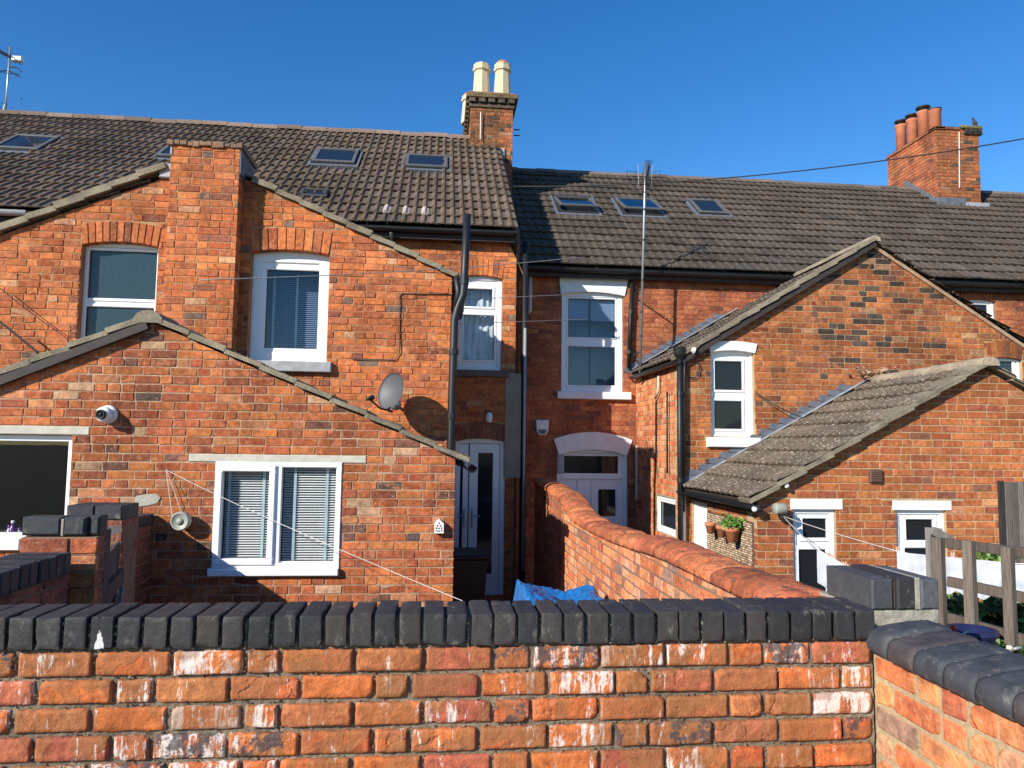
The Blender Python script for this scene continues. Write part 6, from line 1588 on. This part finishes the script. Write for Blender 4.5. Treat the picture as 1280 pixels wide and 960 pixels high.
    for (xa, ya, xb, yb, w) in ((1172, 678, 1275, 691, .042), (1183, 727, 1276, 747, .044), (1184, 773, 1276, 800, .046)):
        p0, p1 = along(xa, ya), along(xb, yb); p1 = (p1[0]+.12, p1[1]+(p1[1]-p0[1])/(p1[0]-p0[0])*.12)
        P0, P1 = ft.P(*p0, -.013), ft.P(*p1, -.013); q = r.uniform(.7, 1.0)
        g = G(); obox(g, (P0+P1)/2, (P1-P0)/2, ft.N*.011, (P1-P0).cross(ft.N).normalized()*w/2, .003, (.13*q, .10*q, .08*q, r.random())); g.build('rail', M['wood'], t)
    t = thing('fence_post', at(1167, 720, Y=3.3), 'grey square post with slanted offcut beside the black capped pier', 'post')
    a = at(1162.5, 700, Y=3.3); b = at(1172.5, 700, Y=3.3); zt = at(1167, 660, Y=3.3).z
    g = G(); box(g, a.x, 3.27, .3, b.x+.01, 3.33, zt, .004, (.25, .235, .21, .5)); g.build('post', M['wood'], t)
    P0, P1 = at(1165, 663, Y=3.26), at(1188, 675, Y=3.26); g = G(); obox(g, (P0+P1)/2, (P1-P0)/2, Vector((0, .01, 0)), Vector((.008, 0, .018)), .003, (.20, .18, .15, .5)); g.build('offcut', M['wood'], t)
    # tall plank fence
    Y1 = 5.6; t = thing('plank_fence', at(1265, 700, Y=Y1), 'tall dark vertical plank fence at the far right edge', 'fence'); fr = FY(Y1)
    x = at(1250.5, 650, Y=Y1).x; i = 0
    while x < at(1330, 650, Y=Y1).x:
        w = .05+r.uniform(-.004, .006); q = r.uniform(.55, 1.35) if i else .25  # first plank darkened: shade of the fence's left side put into its colour
        g = G(); bar(g, fr, x, .1, x+w-.004, at(1265, 602, Y=Y1).z+r.uniform(-.008, .006), -.02, r.uniform(0, .012), .003, (.15*q, .128*q, .11*q, r.random())); g.build('plank', M['wood'], t); x += w; i += 1
    # shrub
    c = at(1235, 752, Y=5.3); t = thing('shrub', (c.x, 5.3, 0), 'leafy green shrub growing behind the trellis', 'shrub')
    g = G(); rr = random.Random(4)
    for k in range(5): 
        a = rr.uniform(0, 6.28); q = rr.uniform(.1, .32); tube(g, [(c.x+rr.uniform(-.1, .1), 5.3+rr.uniform(-.1, .1), .4), (c.x+math.cos(a)*q, 5.3+math.sin(a)*q, c.z+rr.uniform(-.55, -.4))], [.010, .004], 5, (.10, .08, .04, 1))
    g.build('stems', M['wood'], t)
    P0, P1 = at(1186, 745, Y=5.3), at(1330, 765, Y=5.3)
    cl = [(rr.uniform(P0.x-.02, P1.x), 5.3+rr.uniform(-.2, .22), rr.uniform(c.z-.5, c.z+.03)) for _ in range(70)]
    def lf(r_): q = r_.choice(cl); return (q[0]+r_.gauss(0, .030), q[1]+r_.gauss(0, .04), q[2]+r_.gauss(0, .03))
    leaves(t, lf, 6500, .075, [(.045, .085, .018), (.06, .115, .022), (.09, .15, .035), (.035, .06, .015)], 'crown', 7)
    c2 = at(1234, 697, Y=4.9); t = thing('garden_plant', (c2.x, 4.9, 0), 'yellow-green plant tips rising above the long sheet', 'plant')
    g = G(); 
    for k in range(2): tube(g, [(c2.x+.05+k*.02, 5.3, .3), (c2.x-.04+k*.06, 4.95, c2.z)], .005, 5, (.02, .03, .012, 1))
    g.build('stems', M['leaf'], t); leaves(t, lambda r_: (c2.x+r_.gauss(0, .055), 4.9+r_.gauss(0, .05), c2.z+r_.gauss(-.01, .032)), 420, .05, [(.12, .20, .03), (.20, .26, .06), (.07, .12, .02)], 'foliage', 9)
    # tub, toys, tap
    Yt = 2.75
    p = at(1243, 803, Y=2.9); t = thing('plastic_tub', (p.x, 2.95, p.z-.2), 'dark navy plastic tub behind the right coping', 'tub')
    zt = at(1240, 795, Y=2.85).z; g = G(); x0, x1 = at(1213, 800, Y=2.85).x, at(1272, 800, Y=2.85).x
    lathe(g, ((x0+x1)/2, 2.97, zt-.3), [(.07, 0), (.082, .27), (.095, .28), (.095, .30), (.082, .30), (.078, .15), (.001, .14)], 24); g.build('tub_body', M['navy'], t, True)
    p = at(1196, 797, Y=2.8); t = thing('watering_can', p-Vector((0, 0, .05)), 'small red plastic toy can behind the right coping', 'toy')
    g = G(); lathe(g, p-Vector((0, 0, .06)), [(.022, 0), (.026, .05), (.028, .06), (.024, .062), (.001, .05)], 16); g.build('can_body', M['red'], t, True)
    g = G(); tube(g, [p, p+Vector((.04, 0, .02)), p+Vector((.05, 0, .022))], .004, 5); g.build('spout', M['pipew'], t); g = G(); lathe(g, p+Vector((-.012, 0, .03)), [(.001, 0), (.011, .004), (.011, .014), (.001, .02)], 10); tube(g, [p+Vector((-.012, 0, .0)), p+Vector((-.012, 0, .032))], .004, 5); g.build('knob', M['red'], t, True)
    p = at(1262, 812, Y=2.55); t = thing('garden_tap', p, 'old brass garden tap poking up behind the right coping', 'tap')
    g = G(); tube(g, [p-Vector((0, 0, .12)), p+Vector((.0, 0, .0))], .008, 8); tube(g, [p+Vector((-.03, 0, -.004)), p+Vector((.045, 0, .006))], .006, 8); lathe(g, p, [(.012, 0), (.010, .014), (.001, .016)], 10); g.build('tap_body', M['pipew'], t, True)
right_props()
